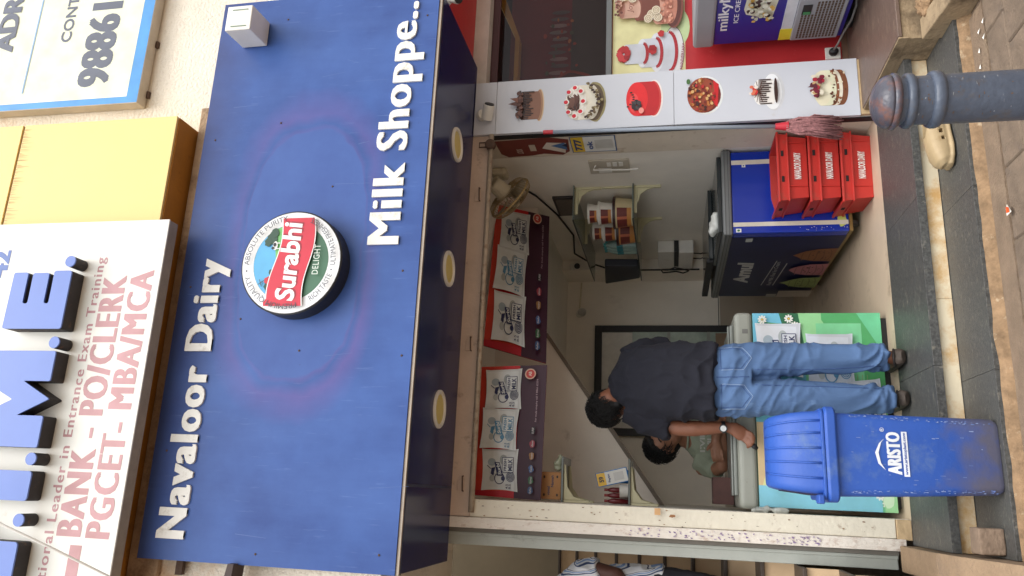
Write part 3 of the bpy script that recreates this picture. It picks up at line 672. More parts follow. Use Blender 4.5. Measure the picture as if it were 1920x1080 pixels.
# ---------------------------------------------------------------- phone number board at the upper right
nb = thing('phone_number_board', 'cream board with bright blue border and grey phone number', 'sign', (2.6, -.75, 4.3))
box('board', mat('board_frame', S(190, 180, 165), .5), 2.056, 4.2, -.778, -.705, 4.296, 6.2, nb, .003)
P = front_print(2.06, 3.3, 4.30, 5.6, -.7782, W=1240, H=1300)
P.rect(0, 0, 1240, 1300, S(78, 156, 226)).rect(40, 72, 1240, 1300, S(236, 240, 214))
g = S(96, 102, 118)
P.text('98861', 118, 690, 218, 425, g, fat=.012, heavy=.06, space=1.06).text('CONT', 435, 752, 535, 606, g, fat=.02).rect(106, 790, 900, 800, S(140, 178, 214)).text('ADR', 395, 800, 940, 1075, g, fat=.01, heavy=.07)
P.build('board_print', nb)
for x in (2.12, 2.45): tag(box('board_clip', rust, x, x+.04, -.72, -.70, 4.28, 4.2945), 'rusty clip under the phone number board, %s' % ('near its corner' if x < 2.3 else 'nearer the picture edge'), 'clip')

# ---------------------------------------------------------------- white pillar with cake pictures
cp = thing('cake_pillar', 'white panelled pillar printed with six cakes right of the opening', 'pillar', (2.3, 0, .26))
box('panel', white_panel, 2.120, 2.478, -.03, -.005, .262, 1.284, cp, .0015); box('panel', white_panel, 2.120, 2.478, -.03, -.005, 1.286, 2.365, cp, .0015); box('panel', white_panel, 2.120, 2.478, -.028, -.005, 2.367, 2.504, cp, .0015)
box('pillar_core', mat('pillar_side_grey', S(190, 186, 180), .6, .06, 6), 2.124, 2.474, -.0045, .04, .178, 2.6, cp)
box('pillar_back', MATS['pillar_side_grey'], 2.30, 2.476, .041, .24, .178, 2.6, cp)
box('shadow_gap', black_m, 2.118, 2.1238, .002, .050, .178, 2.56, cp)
box('base_tile', mat('pillar_base_tile', S(190, 164, 126), .6), 2.126, 2.47, -.028, -.0046, .179, .2605, cp)
CH, CH2, CRM, RED = S(92, 52, 40), S(58, 34, 28), S(232, 226, 208), S(212, 44, 48)
def cake_canvas(cz, r=.13): return front_print(2.30-r, 2.30+r, cz-r, cz+r, -.0302, W=200, H=200, eps=.0004)
def side(P, cx, top, bot, rx, ry, c):    # drum: side wall down to an elliptical foot
    pts = [(cx-rx, top)]+[(cx-rx*math.cos(math.pi*i/20), bot-ry*math.sin(math.pi*i/20)) for i in range(21)]+[(cx+rx, top)]
    P.poly(pts, c)
P = cake_canvas(2.174, .125)       # chocolate drip cake
P.ell(100, 34, 88, 22, S(214, 186, 150)).ell(100, 37, 84, 19, S(170, 128, 96)); side(P, 100, 120, 44, 76, 16, S(140, 96, 74)); P.ell(100, 122, 76, 18, CH2)
for i in range(17): x = 28+144*i/16; h = rnd(22, 62); P.rect(x-3, 118-h, x+3, 124, CH2)
for i in range(40): P.ell(rnd(32, 168), 132+rnd(-10, 14), rnd(7, 13), rnd(6, 10), random.choice([CH, CH2, S(116, 74, 58)]), n=8, wob=.5)
P.poly([(88, 140), (104, 190), (118, 142)], CH).poly([(108, 140), (134, 182), (136, 140)], S(128, 78, 58)); P.build('cake_print', cp, label='chocolate drip cake')
P = cake_canvas(1.822, .145)       # black forest
P.ell(100, 52, 92, 46, S(150, 140, 96), wob=.06).ell(100, 58, 86, 44, S(96, 78, 56), wob=.08); side(P, 100, 130, 68, 80, 36, CRM); P.ell(100, 132, 80, 46, S(240, 236, 226), wob=.06)
for i in range(26): P.poly([(100+rnd(-44, 40), 140+rnd(-26, 30)) for _ in range(3)], random.choice([CH, CH2, S(116, 76, 62)]))
for i in range(8): a = i*.785; P.ell(100+66*math.cos(a), 134+36*math.sin(a), 12, 11, S(248, 246, 240), n=12).ell(100+66*math.cos(a), 137+36*math.sin(a), 9, 9, S(214, 26, 50), n=12)
for i in range(50): x = rnd(22, 178); P.ell(x, 36-.006*(x-100)**2*-1+rnd(-16, 4)+abs(x-100)*.22, rnd(4, 8), rnd(4, 8), random.choice([CH2, S(110, 92, 60), S(150, 136, 96)]), n=7, wob=.4)
P.build('cake_print', cp, label='black forest cake with cherries')
P = cake_canvas(1.468, .128)       # red glazed cake
P.ell(100, 46, 96, 40, S(238, 226, 222)).ell(100, 50, 90, 36, S(206, 70, 66)); side(P, 100, 124, 58, 88, 36, S(190, 26, 34)); P.ell(100, 126, 88, 50, S(226, 34, 40)).ell(80, 140, 50, 22, S(236, 70, 70))
for i in range(7): P.ell(62+12*i, 168-20*abs(math.sin(i*.5))-i*2, 4, 6, CH2, n=8)
for i in range(14): a = i*.9; P.ell(66+16*math.cos(a), 128+14*math.sin(a), 13, 10, random.choice([S(40, 36, 40), S(66, 60, 62), S(26, 24, 28)]), n=10, wob=.4)
P.ell(36, 106, 16, 12, S(240, 150, 140), n=12); P.build('cake_print', cp, label='glossy red cake with black flower')
P = cake_canvas(1.122, .13)        # dried fruit cake
P.ell(100, 84, 96, 76, S(226, 228, 226)).ell(100, 90, 88, 72, S(112, 40, 32)).ell(100, 100, 88, 66, S(150, 68, 44)); P.poly([(38, 34), (150, 26), (176, 52), (120, 46), (60, 58)], S(200, 36, 40))
for i in range(90): a, q = rnd(0, 6.28), math.sqrt(rnd(0, 1)); P.ell(100+80*q*math.cos(a), 104+58*q*math.sin(a), rnd(5, 10), rnd(4, 8), random.choice([S(120, 44, 34), S(214, 170, 110), S(168, 92, 44), S(70, 34, 30), S(196, 120, 60), S(180, 40, 40)]), n=7, wob=.5); P.k -= 1 if i % 4 else 0
P.ell(168, 160, 14, 9, S(70, 110, 60), n=10); P.build('cake_print', cp, label='fruit cake with red ribbon')
P = cake_canvas(.782, .13)         # striped white cake on a plate
P.ell(100, 52, 96, 46, S(206, 208, 212)).ell(98, 58, 88, 40, S(236, 238, 240)); side(P, 98, 112, 60, 62, 22, S(236, 232, 226)); P.ell(98, 114, 62, 26, S(244, 242, 238))
for i in range(13): x = 40+116*i/12; P.rect(x-3, 112-rnd(26, 58), x+3, 112, CH2)
for i in range(12): a = i*.52; P.line([(98, 116), (98+60*math.cos(a), 114+25*math.sin(a))], 2.5, CH)
P.ell(98, 44, 62, 8, CH2)
for i in range(9): P.ell(98+rnd(-26, 26), 138+rnd(-14, 18), 8, 9, random.choice([RED, S(226, 120, 90), S(60, 34, 40), S(240, 230, 220)]), n=10)
P.build('cake_print', cp, label='white cake with chocolate stripes on a plate')
P = cake_canvas(.421, .13)         # layered berry cake
side(P, 100, 126, 50, 86, 30, S(122, 74, 48)); side(P, 100, 126, 72, 86, 30, CRM); side(P, 100, 126, 86, 86, 30, S(134, 82, 54)); side(P, 100, 126, 98, 86, 30, S(226, 226, 196)); P.ell(100, 128, 86, 38, S(232, 226, 198), wob=.06)
for i in range(36): P.ell(rnd(18, 182), rnd(34, 96), rnd(3, 7), rnd(3, 6), random.choice([S(96, 56, 40), S(226, 216, 190), S(150, 96, 62)]), n=7)
for i in range(22): P.ell(100+rnd(-62, 60), 146+rnd(-22, 26), rnd(8, 13), rnd(8, 12), random.choice([S(122, 30, 52), S(90, 28, 46), S(170, 40, 60), S(232, 224, 204), S(200, 168, 120)]), n=10, wob=.2)
P.poly([(92, 150), (98, 192), (116, 154)], S(96, 40, 52)); P.build('cake_print', cp, label='layered berry cake')

# ---------------------------------------------------------------- neighbouring cake shop
ns = thing('cake_shop_front', 'neighbouring shop front with red wall, dark glass and cake poster', 'shop front', (3, .2, .25))
redm = mat('red_wall', S(186, 44, 48), .5, .08, 6, .1, 60, dirt=S(210, 110, 100), damt=.15, dscale=14)
box('red_wall', redm, 2.48, 4.2, .20, .30, .25, 1.67, ns); box('skirting', mat('skirting_brown', S(110, 82, 66), .5), 2.48, 4.2, .186, .1985, .25, .283, ns)
box('window_frame', mat('window_frame_grey', S(112, 116, 116), .4, .08, 8), 2.48, 4.2, .17, .26, 1.672, 1.708, ns, .003)
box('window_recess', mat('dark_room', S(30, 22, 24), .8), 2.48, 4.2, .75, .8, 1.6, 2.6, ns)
box('window_pane', thin_glass('window_glass', (.66, .56, .56, 1), .012), 2.48, 4.2, .205, .213, 1.709, 2.475, ns)
box('fascia', mat('fascia_white', S(206, 202, 196), .6), 2.48, 4.2, .10, .3, 2.476, 2.70, ns); box('red_fascia', redm, 2.66, 4.2, -.50, .09, 2.57, 2.615, ns)
box('frame_stile', mat('window_stile', S(70, 34, 40), .5), 2.48, 4.2, .19, .2045, 2.425, 2.475, ns)
mb = MB().box(2.5, 3.02, .32, .40, 2.315, 2.345).prism([(3.02, .32, 2.345), (3.02, .32, 2.315), (3.6, .32, 2.52), (3.6, .32, 2.60)], (0, 1, 0), .06); mb.build('yellow_valance', mat('yellow_cloth', S(236, 232, 120), .7), ns)
box('window_latch', redm, 2.535, 2.60, .17, .2, 2.30, 2.37, ns, .008)
# things behind the glass
gp = Print((2.5, .42, 1.7), (4.0, .42, 1.7), (4.0, .42, 2.40), (2.5, .42, 2.40), 1500, 650)
gp.rect(0, 0, 1500, 650, S(132, 48, 50))
gp.rect(150, 0, 1500, 250, S(70, 84, 74))
for i in range(12): x = 180+i*52; gp.ell(x, 330+rnd(-14, 14), 16, 60, random.choice([S(150, 170, 160), S(110, 124, 120), S(176, 184, 176)]), n=12)
for r_, c in ((170, S(170, 70, 44)), (150, S(84, 46, 40)), (120, S(130, 150, 144)), (90, S(56, 70, 66))): gp.ell(120, 230, r_, r_*.95, c, n=30, wob=.1)
for i in range(30): gp.ell(rnd(150, 700), rnd(200, 430), rnd(8, 20), rnd(6, 14), random.choice([S(206, 96, 56), S(140, 46, 46), S(90, 130, 90), S(220, 160, 80)]), n=8, wob=.4)
gp.build('window_display', ns, label='dim display seen through the dark glass')
pz0, pz1 = 1.208, 1.667
P = Print((2.482, .1995, pz0), (3.6, .1995, pz0), (3.6, .1995, pz1), (2.482, .1995, pz1), 1118, 459)
P.rect(0, 0, 1118, 459, S(232, 228, 172)).ell(440, 60, 150, 90, S(196, 214, 160), n=24)
c0 = 268
P.ell(c0, 72, 180, 66, S(226, 226, 226)).ring(c0, 72, 180, 4, S(90, 70, 70), ry=66)
for x_, top, bot, w_ in ((c0, 180, 90, 140), (c0-2, 270, 170, 104), (c0-4, 372, 250, 72)):
    side(P, x_, top, bot, w_, w_*.34, S(206, 210, 220)); P.ell(x_, top, w_, w_*.34, S(226, 229, 236))
    pts = [(x_-w_*math.cos(math.pi*i/16), bot+12-w_*.34*math.sin(math.pi*i/16)) for i in range(17)]; P.line(pts, 20, S(176, 40, 50))
for i in range(16): a = i*.8; P.ell(c0-4+36*math.cos(a), 388+26*math.sin(a), 26, 20, random.choice([S(186, 40, 46), S(160, 28, 38), S(204, 60, 64)]), n=12, wob=.3)
for i in range(8): P.ell(c0+10+18*math.cos(i), 204+14*math.sin(i), 18, 15, random.choice([S(186, 40, 46), S(160, 28, 38)]), n=10, wob=.3)
for i in range(5): P.ell(c0+120+10*math.cos(i*1.3), 150+8*math.sin(i*1.3), 16, 13, random.choice([S(186, 40, 46), S(160, 28, 38)]), n=10, wob=.3)
P.text('ANNIVERSARY', c0-150, c0+40, 20, 38, S(150, 60, 80), fat=.02, slope=-.10)
c0 = 590
P.ell(c0, 70, 170, 62, S(130, 76, 64)).ell(c0, 78, 160, 56, S(96, 52, 46))
side(P, c0, 170, 90, 136, 44, S(190, 128, 108)); P.ell(c0, 172, 136, 44, S(208, 156, 136)); side(P, c0, 300, 190, 100, 34, S(120, 66, 54)); P.ell(c0, 300, 100, 30, S(132, 76, 62)); side(P, c0-10, 400, 300, 66, 22, S(214, 172, 152)); P.ell(c0-10, 400, 66, 22, S(196, 140, 124))
for i in range(60): P.ell(c0+rnd(-120, 120), rnd(80, 160), rnd(8, 14), rnd(7, 11), random.choice([S(206, 140, 116), S(168, 104, 86), S(226, 170, 146)]), n=8, wob=.3); P.k -= 1 if i % 5 else 0
for (x_, y_) in ((-90, 170), (-64, 210), (-96, 230), (-40, 180), (60, 330), (74, 390), (50, 420)):
    P.ell(c0+x_, y_, 32, 28, S(226, 214, 190), n=14, wob=.1).ring(c0+x_, y_, 24, 5, S(180, 160, 130), ry=20).ring(c0+x_, y_, 12, 4, S(180, 160, 130), ry=10)
for i in range(20): P.ell(c0-10+rnd(-60, 60), rnd(400, 440), 10, 9, random.choice([S(150, 92, 76), S(206, 160, 140), S(110, 62, 52)]), n=8, wob=.4)
P.text('Joy', c0-60, c0+20, 330, 362, S(140, 84, 72), fat=.0, shear=.2)
P.build('cake_poster', ns, label='pale yellow poster with two tiered cakes')
# wall socket with plug
so_ = thing('wall_socket', 'white wall socket with black plug low on the red wall', 'socket', (2.66, .19, .3))
box('plate', white_pl, 2.612, 2.692, .186, .1995, .292, .380, so_, .004)
mb = MB().loft([((2.652, .186, .335), .024, .026), ((2.652, .165, .335), .024, .028), ((2.652, .150, .338), .015, .018)], 14, side=(1, 0, 0)); mb.build('plug', black_m, so_, smooth=True)
mb = MB().tube([(2.652, .152, .338), (2.67, .12, .32), (2.70, .05, .30), (2.72, -.05, .275), (2.76, -.12, .262), (2.84, -.16, .262), (2.95, -.17, .27), (3.1, -.12, .29)], .007, 8); mb.build('lead', mat('grey_cable', S(120, 116, 112), .5), so_, smooth=True)

# ---------------------------------------------------------------- ice cream freezer outside (right edge)
fz = thing('chest_freezer', 'ice cream chest freezer with grille and purple-blue side at the right edge', 'freezer', (2.70, .09, .25), R(-90))
fb = mat('freezer_indigo', S(44, 42, 140), .35, .04, 3); fg = mat('freezer_grey', S(150, 152, 158), .45, .04, 4)
def lb(name, m, x0, x1, y0, y1, z0, z1, par=fz, bevel=0): return MB().box(x0, x1, y0, y1, z0, z1).build(name, m, par, bevel=bevel, world=False)
lb('cabinet', fb, .005, .80, .005, .55, .06, .79); lb('lid_rim', fg, -.005, .81, -.012, .56, .792, .915, bevel=.018)
lb('label_strip', mat('pale_strip', S(206, 208, 214), .45), .09, .80, -.004, .0045, .352, .412)
gr = lb('grille_panel', fg, .03, .42, -.022, .004, .09, .350, bevel=.004)
dk = mat('grille_dark', S(84, 66, 52), .8)
gm = MB()
for i in range(15):
    for j in range(12):
        x = .052+.0232*i; z = .112+.0182*j
        if i > 9 and j > 7: continue
        gm.box(x, x+.0185, -.0235, -.0221, z, z+.011)
g_ = gm.build('grille_slots', dk, gr, world=False); tag(g_, kind='stuff')
lb('control_dial', black_m, .285, .375, -.026, -.0225, .275, .325, bevel=.003); lb('power_lamp', mat('green_switch', S(60, 130, 80), .4), .29, .315, -.029, -.0265, .28, .318, bevel=.002)
lb('energy_label', mat('yellow_label', S(226, 208, 60), .5), .02, .13, -.006, -.0045, .345, .418)
for x in (.03, .70): lb('foot', black_m, x, x+.06, .03, .5, 0, .058, bevel=.01)
def fz_print(): 
    P = Print((0, .0045, 0), (.8, .0045, 0), (.8, .0045, .79), (0, .0045, .79), 800, 790)
    P.q = [world_of(fz) @ p for p in P.q]; P.n = (P.q[1]-P.q[0]).cross(P.q[3]-P.q[0]).normalized(); return P
P = fz_print(); P.text('milkyMist', 145, 640, 722, 780, S(240, 240, 246), fat=.0, heavy=.06).build('lettering', fz)
P = fz_print(); P.text('ICE CREAM', 215, 520, 664, 690, S(240, 240, 246), fat=.0, heavy=.05).build('lettering', fz)
P = fz_print(); P.poly([(225, 478), (290, 625), (340, 640), (460, 630), (540, 560), (520, 470), (400, 460)], S(224, 224, 204))
for i in range(50): P.ell(rnd(250, 520), rnd(485, 620), rnd(9, 22), rnd(8, 17), random.choice([S(232, 232, 214), S(70, 48, 44), S(206, 210, 186), S(216, 176, 90), S(240, 240, 226)]), n=9, wob=.5)
P.build('sundae_print', fz)

# ---------------------------------------------------------------- security cameras
def cctv(loc, aim, label, r=.03, base=True):
    t = thing('security_camera', label, 'security camera', loc)
    p = Vector(loc); a = Vector(aim).normalized(); c = p+Vector((0, -.03, -.05))
    MB().cyl(p+Vector((0, 0, .0)), p+Vector((0, -.02, -.02)), r*1.05, r*1.0, 20).build('mount', white_pl, t, smooth=False, bevel=.004)
    MB().tube([p+Vector((0, -.02, -.018)), c], r*.4, 8).build('arm', white_pl, t)
    b = MB().cyl(c-a*.04, c+a*.055, r, r, 20).build('housing', white_pl, t, bevel=.006)
    MB().cyl(c+a*.0556, c+a*.062, r*.86, r*.86, 20).build('lens', black_m, b)
cctv((2.66, -.62, 2.545), (-.45, -.35, -.62), 'white bullet security camera at the right end of the sign')
cctv((2.245, -.035, 2.46), (.62, -.5, -.25), 'white security camera at the top of the cake pillar', .034)
cctv((2.10, 2.77, 2.235), (-.3, -1, -.15), 'small white security camera high on the back pier', .032)
# ---------------------------------------------------------------- milk banners inside the opening
def milk_pack(P, x, y, w, h, ink, rot=0, tint=S(228, 235, 238), word='MILK'):
    """printed pillow pack with a generic dairy mark; x, y lower left"""
    a = R(rot)
    def T(u, v):
        u -= .5; v -= .5; return (x+w*(.5+u*math.cos(a)-v*math.sin(a)*h/w), y+h*(.5+u*math.sin(a)*w/h+v*math.cos(a)))
    pts = []
    for i in range(10): t = i/10; pts.append(T(t, .035*math.sin(t*math.pi)))
    for i in range(10): t = i/10; pts.append(T(1-.035*math.sin(t*math.pi), t))
    for i in range(10): t = i/10; pts.append(T(1-t, 1-.035*math.sin(t*math.pi)))
    for i in range(10): t = i/10; pts.append(T(.035*math.sin(t*math.pi), 1-t))
    P.poly(pts, tint)
    lt = tuple(c*.86 for c in tint[:3])+(1,)
    P.poly([T(.02, .04), T(.98, .04), T(.97, .10), T(.03, .10)], lt); P.poly([T(.93, .05), T(.985, .03), T(.985, .97), T(.95, .95)], lt)
    def e(u, v, ru, rv, c, n=18): q = T(u, v); P.ell(q[0], q[1], ru*w, rv*h, c, n=n, rot=rot)
    def ri(u, v, r_, wd, c): q = T(u, v); P.ring(q[0], q[1], r_*w, wd*w, c, ry=r_*h)
    grey = S(170, 186, 198)
    e(.68, .72, .09, .11, grey); e(.30, .70, .08, .07, S(184, 192, 194)); e(.74, .40, .12, .10, S(178, 186, 188))
    # blotchy mark left of the words
    ri(.30, .50, .14, .02, ink); P.poly([T(.36, .66), T(.56, .62), T(.54, .72), T(.40, .74)], ink); e(.30, .40, .055, .055, ink); e(.44, .60, .04, .05, tint)
    P.line([T(.52, .74), T(.60, .84)], .018*w, ink)
    for k in (.115, .085, .055, .028): ri(.34, .20, k, .013, ink)
    P.poly([T(.36, .40), T(.68, .50), T(.68, .64), T(.36, .56)], ink)
    v, f = fit_text('Surbi', .385, .66, .44, .53, .03)
    P.mb.add([P.P(*T(p[0], p[1]+.26*(p[0]-.385))) for p in v], f, tint); P.k += 1
    P.poly([T(.44, .12), T(.80, .12), T(.80, .43), T(.44, .43)], ink); P.poly([T(.455, .135), T(.785, .135), T(.785, .415), T(.455, .415)], tint)
    for s_, u0, u1, v0, v1 in (('FRESH', .48, .76, .31, .385), (word, .48, .76, .15, .27)):
        v, f = fit_text(s_, u0, u1, v0, v1, .03); P.mb.add([P.P(*T(p[0], p[1])) for p in v], f, ink); P.k += 1
    for s_, v0 in (('4.5', .26), ('8.5', .18)):
        v, f = fit_text(s_, .06, .17, v0, v0+.06, .01); P.mb.add([P.P(*T(p[0], p[1])) for p in v], f, ink); P.k += 1
NAVY = S(44, 52, 98); SKY = S(92, 150, 190)
def banner(name, label, c00, c10, c11, c01, order):
    t = thing(name, label, 'banner', c00)
    cs = [Vector(c) for c in (c00, c10, c11, c01)]
    n = (cs[1]-cs[0]).cross(cs[3]-cs[0]).normalized()
    MB().prism(cs, -n, .006).build('banner_sheet', mat('banner_back', S(150, 60, 60), .6), t)
    P = Print(*cs, 780, 400, eps=.0005)
    P.rect(0, 0, 780, 400, S(214, 38, 44)).poly([(0, 170), (0, 400), (780, 400), (780, 260), (500, 330), (200, 330)], S(206, 62, 44)).rect(0, 0, 780, 158, S(62, 22, 46))
    P.poly([(0, 158), (40, 158), (30, 400), (0, 400)], S(186, 28, 44))
    for k in order:
        milk_pack(P, 34+k*240, 140+(10 if k == 1 else 0), 246, 218, SKY if k == 1 else NAVY, rot=(1.5, -2, 1)[k])
    # row of little dairy marks
    for x, c, s_ in ((30, S(70, 110, 170), 'Raftar'), (86, S(70, 140, 90), 'kinu'), (150, S(90, 130, 200), 'Selo'), (222, S(206, 150, 90), 'nutri'), (292, S(206, 80, 100), 'dew'), (366, S(24, 20, 30), 'SURBI')):
        P.ell(x+22, 58, 22, 15, tuple(q*.55 for q in c[:3])+(1,), n=14, wob=.35); P.text(s_, x+4, x+40, 52, 64, S(190, 186, 190), fat=.02, shear=.15)
    P.text('For trade enquiry call 9 8866 62554', 440, 690, 40, 50, S(176, 150, 160), fat=.01)
    P.ell(722, 88, 32, 32, S(226, 190, 170)).ell(722, 88, 25, 25, S(206, 70, 66)).text('AB', 708, 736, 80, 98, S(236, 210, 200), fat=.04)
    P.build('banner_print', t); return t
banner('milk_banner', 'red and purple milk banner with three packs nearer the left pillar', (-.045, .35, 2.07), (.752, .35, 2.056), (.735, .35, 2.475), (-.03, .35, 2.475), (0, 2, 1))
banner('milk_banner', 'red and purple milk banner slanting back behind the wall fan', (.80, .58, 2.10), (2.05, 1.25, 2.22), (2.165, 1.25, 2.64), (.915, .58, 2.52), (2, 0, 1))

# ---------------------------------------------------------------- back of the room
wd = thing('inner_window', 'black framed window opening in the dim back wall', 'window', (1.1, 3.2, .7))
bf = mat('black_frame', S(26, 26, 28), .5, .15, 10)
for a in ((.55, 1.61, 1.975, 2.045), (1.545, 1.61, .5, 1.9745), (.55, .62, .5, 1.9745)): MB().box(a[0], a[1], 3.14, 3.168, a[2], a[3]).build('frame_bar', bf, wd, bevel=.003)
MB().box(.62, 1.545, 3.16, 3.169, .5, 1.975).build('pale_board', mat('back_board', S(222, 220, 212), .7), wd)
MB().box(1.02, 1.545, 3.145, 3.158, .5, 1.68).build('window_pane', mat('dim_pane', S(172, 188, 176), .15, .3, 5), wd)
for z in (.95, 1.32): MB().box(1.02, 1.545, 3.135, 3.144, z, z+.03).build('glazing_bar', mat('pane_bar', S(150, 156, 146), .5), wd)
MB().box(1.25, 1.53, 3.125, 3.14, .72, .90).build('paper_note', mat('tan_paper', S(150, 128, 106), .8), wd)
bl = thing('light_bulb', 'bulb in a holder on the dim back wall', 'light bulb', (1.73, 3.19, 2.17))
MB().cyl((1.735, 3.2, 2.21), (1.735, 3.14, 2.205), .032, .028, 16).build('holder', white_pl, bl); MB().ball((1.735, 3.10, 2.17), .042, 10).build('bulb', mat('frosted_bulb', S(190, 188, 184), .3), bl, smooth=True)
MB().tube([(2.06, 3.19, 2.19), (1.75, 3.19, 2.205)], .008, 6).build('conduit', ivory_pl, bl)
# wires along the right wall
tag(MB().tube([(2.16, .82, 2.42), (2.16, 1.1, 2.30), (2.16, 1.5, 2.20), (2.155, 2.0, 2.13), (2.15, 2.5, 2.18), (2.12, 2.72, 2.05), (2.06, 2.76, 1.85), (2.06, 2.77, 1.5), (2.06, 2.77, 1.25), (2.06, 2.77, 1.05)], .008, 6).build('wall_cable', black_m, smooth=True, loc=(2.1, 2, 2)), 'black cable drooping along the right wall from fan to pier', 'cable')
tag(MB().tube([(2.04, 2.76+.02*math.sin(i), 1.20+.10*math.sin(i*.55)) if 0 else (2.04-.01*(i % 3), 2.70+.06*math.cos(i*.52), 1.27+.13*math.sin(i*.52)) for i in range(26)], .006, 6).build('cable_coil', black_m, smooth=True, loc=(2.04, 2.7, 1.27)), 'loop of black cable hanging below the white inverter', 'cable')
sp_ = thing('switch_board', 'flush white switch board high on the right wall', 'switch board', (2.17, .62, 1.7))
MB().box(2.158, 2.1695, .515, .725, 1.58, 1.85).build('plate', mat('aged_plate', S(190, 182, 166), .5, .05, 6), sp_, bevel=.004)
for z in (1.62, 1.66, 1.70): MB().box(2.152, 2.1575, .54, .60, z, z+.028).build('switch', white_pl, sp_, bevel=.002)
MB().box(2.152, 2.1575, .63, .70, 1.70, 1.79).build('socket', white_pl, sp_, bevel=.003)
MB().tube([(2.15, .56, 1.80), (2.12, .57, 1.82), (2.13, .60, 1.72), (2.13, .61, 1.60), (2.13, .60, 1.52)], .006, 6).build('lead', white_pl, sp_)
iv = thing('inverter_unit', 'white box unit on a bracket low on the right wall', 'power unit', (2.1, 2.5, 1.26))
MB().box(2.05, 2.168, 2.23, 2.72, 1.115, 1.24).build('case', white_pl, iv, bevel=.01); MB().box(2.06, 2.168, 2.23, 2.72, 1.28, 1.42).build('case_top', white_pl, iv, bevel=.01); MB().box(2.07, 2.168, 2.24, 2.71, 1.2405, 1.2795).build('vent_gap', black_m, iv)
for y in (2.4, 2.55): MB().tube([(2.1, y, 1.115), (2.1, y+.02, 1.05), (2.1, y-.05, .99)], .005, 6).build('lead', black_m, iv)
# notice pictures and stickers
pf = thing('picture_frame', 'dark framed small picture beside the glass shelf', 'picture', (2.165, 1.3, 2.1))
MB().box(2.15, 2.169, 1.13, 1.51, 2.01, 2.185).build('frame', mat('frame_wood_dark', S(52, 46, 44), .5), pf, bevel=.004); MB().box(2.147, 2.1495, 1.16, 1.48, 2.03, 2.165).build('picture', mat('dim_picture', S(96, 86, 80), .4, .3, 60), pf)
st = thing('jamb_stickers', 'torn maroon poster and pay card pasted on the right jamb', 'poster', (2.126, .15, 1.9))
P = Print((2.127, .335, 1.55), (2.127, .055, 1.55), (2.127, .055, 2.42), (2.127, .335, 2.42), 280, 870, eps=.0004)
P.poly([(10, 800), (60, 840), (250, 846), (270, 500), (230, 380), (60, 390), (10, 440), (40, 560), (20, 640)], S(122, 52, 44)).poly([(40, 420), (120, 560), (200, 520), (180, 400)], S(222, 210, 196)).poly([(80, 400), (150, 500), (190, 410)], S(70, 110, 160)).poly([(120, 395), (150, 430), (180, 395)], S(30, 36, 60))
P.text('LOOK', 60, 130, 690, 730, S(226, 200, 186), fat=.02).rect(90, 600, 180, 640, S(206, 190, 170))
P.rect(40, 90, 262, 372, S(40, 90, 150)).rect(48, 96, 256, 366, S(230, 230, 226)).rect(48, 290, 256, 366, S(226, 190, 60)).text('777', 70, 230, 305, 350, S(40, 60, 120), fat=.05).text('ok', 80, 200, 235, 270, S(60, 90, 150), fat=.04).rect(90, 108, 210, 220, S(206, 206, 202))
P.build('sticker_print', st)
# ---------------------------------------------------------------- wall fan
fn = thing('wall_fan', 'cream wall fan with wire cage tilted over the right banner', 'fan', (2.15, .7, 2.45))
MB().box(2.11, 2.167, .56, .68, 2.42, 2.53).build('wall_plate', ivory_pl, fn, bevel=.02)
fc = Vector((1.95, .56, 2.40)); fd_ = Vector((-.46, .60, -.60)).normalized()
fa = fd_.orthogonal().normalized(); fb_ = fd_.cross(fa)
MB().tube([(2.12, .61, 2.47), (2.07, .56, 2.49), fc-fd_*.09], .022, 10).build('neck', ivory_pl, fn, smooth=True)
MB().cyl(fc-fd_*.14, fc-fd_*.02, .05, .065, 18).build('motor', ivory_pl, fn, bevel=.012)
def circ(c, r, n=40): return [c+(fa*math.cos(2*math.pi*i/n)+fb_*math.sin(2*math.pi*i/n))*r for i in range(n)]
rim = MB().tube(circ(fc+fd_*.02, .165), .008, 8, True).build('cage_rim', mat('cage_gold', S(186, 160, 110), .4, .1, 8), fn, smooth=True)
cg = MB()
for i in range(44):
    a = 2*math.pi*i/44; u = fa*math.cos(a)+fb_*math.sin(a)
    cg.tube([fc+fd_*.085+u*.03, fc+fd_*.08+u*.10, fc+fd_*.055+u*.16, fc+fd_*.02+u*.175, fc-fd_*.02+u*.15, fc-fd_*.035+u*.07], .0016, 4)
for r_, h in ((.08, .082), (.13, .07), (.10, -.03)): cg.tube(circ(fc+fd_*h, r_, 28), .0018, 4, True)
tag(cg.build('cage_wires', mat('cage_wire', S(160, 140, 104), .45), fn), kind='stuff')
MB().cyl(fc+fd_*.08, fc+fd_*.094, .036, .03, 20).build('cage_cap', ivory_pl, fn)
for k in range(3):
    a0 = k*2.094; mbk = MB(); L = [fc+fd_*(.02+.035*(j/6-.5))+(fa*math.cos(a0+j*.22)+fb_*math.sin(a0+j*.22))*r_ for r_ in (.03, .155) for j in range(7)]
    mbk.add(L, [(j, j+1, j+8, j+7) for j in range(6)]); ob = mbk.build('blade', mat('fan_blade', S(170, 160, 140), .4), fn, smooth=True); q = ob.modifiers.new('t', 'SOLIDIFY'); q.thickness = .003
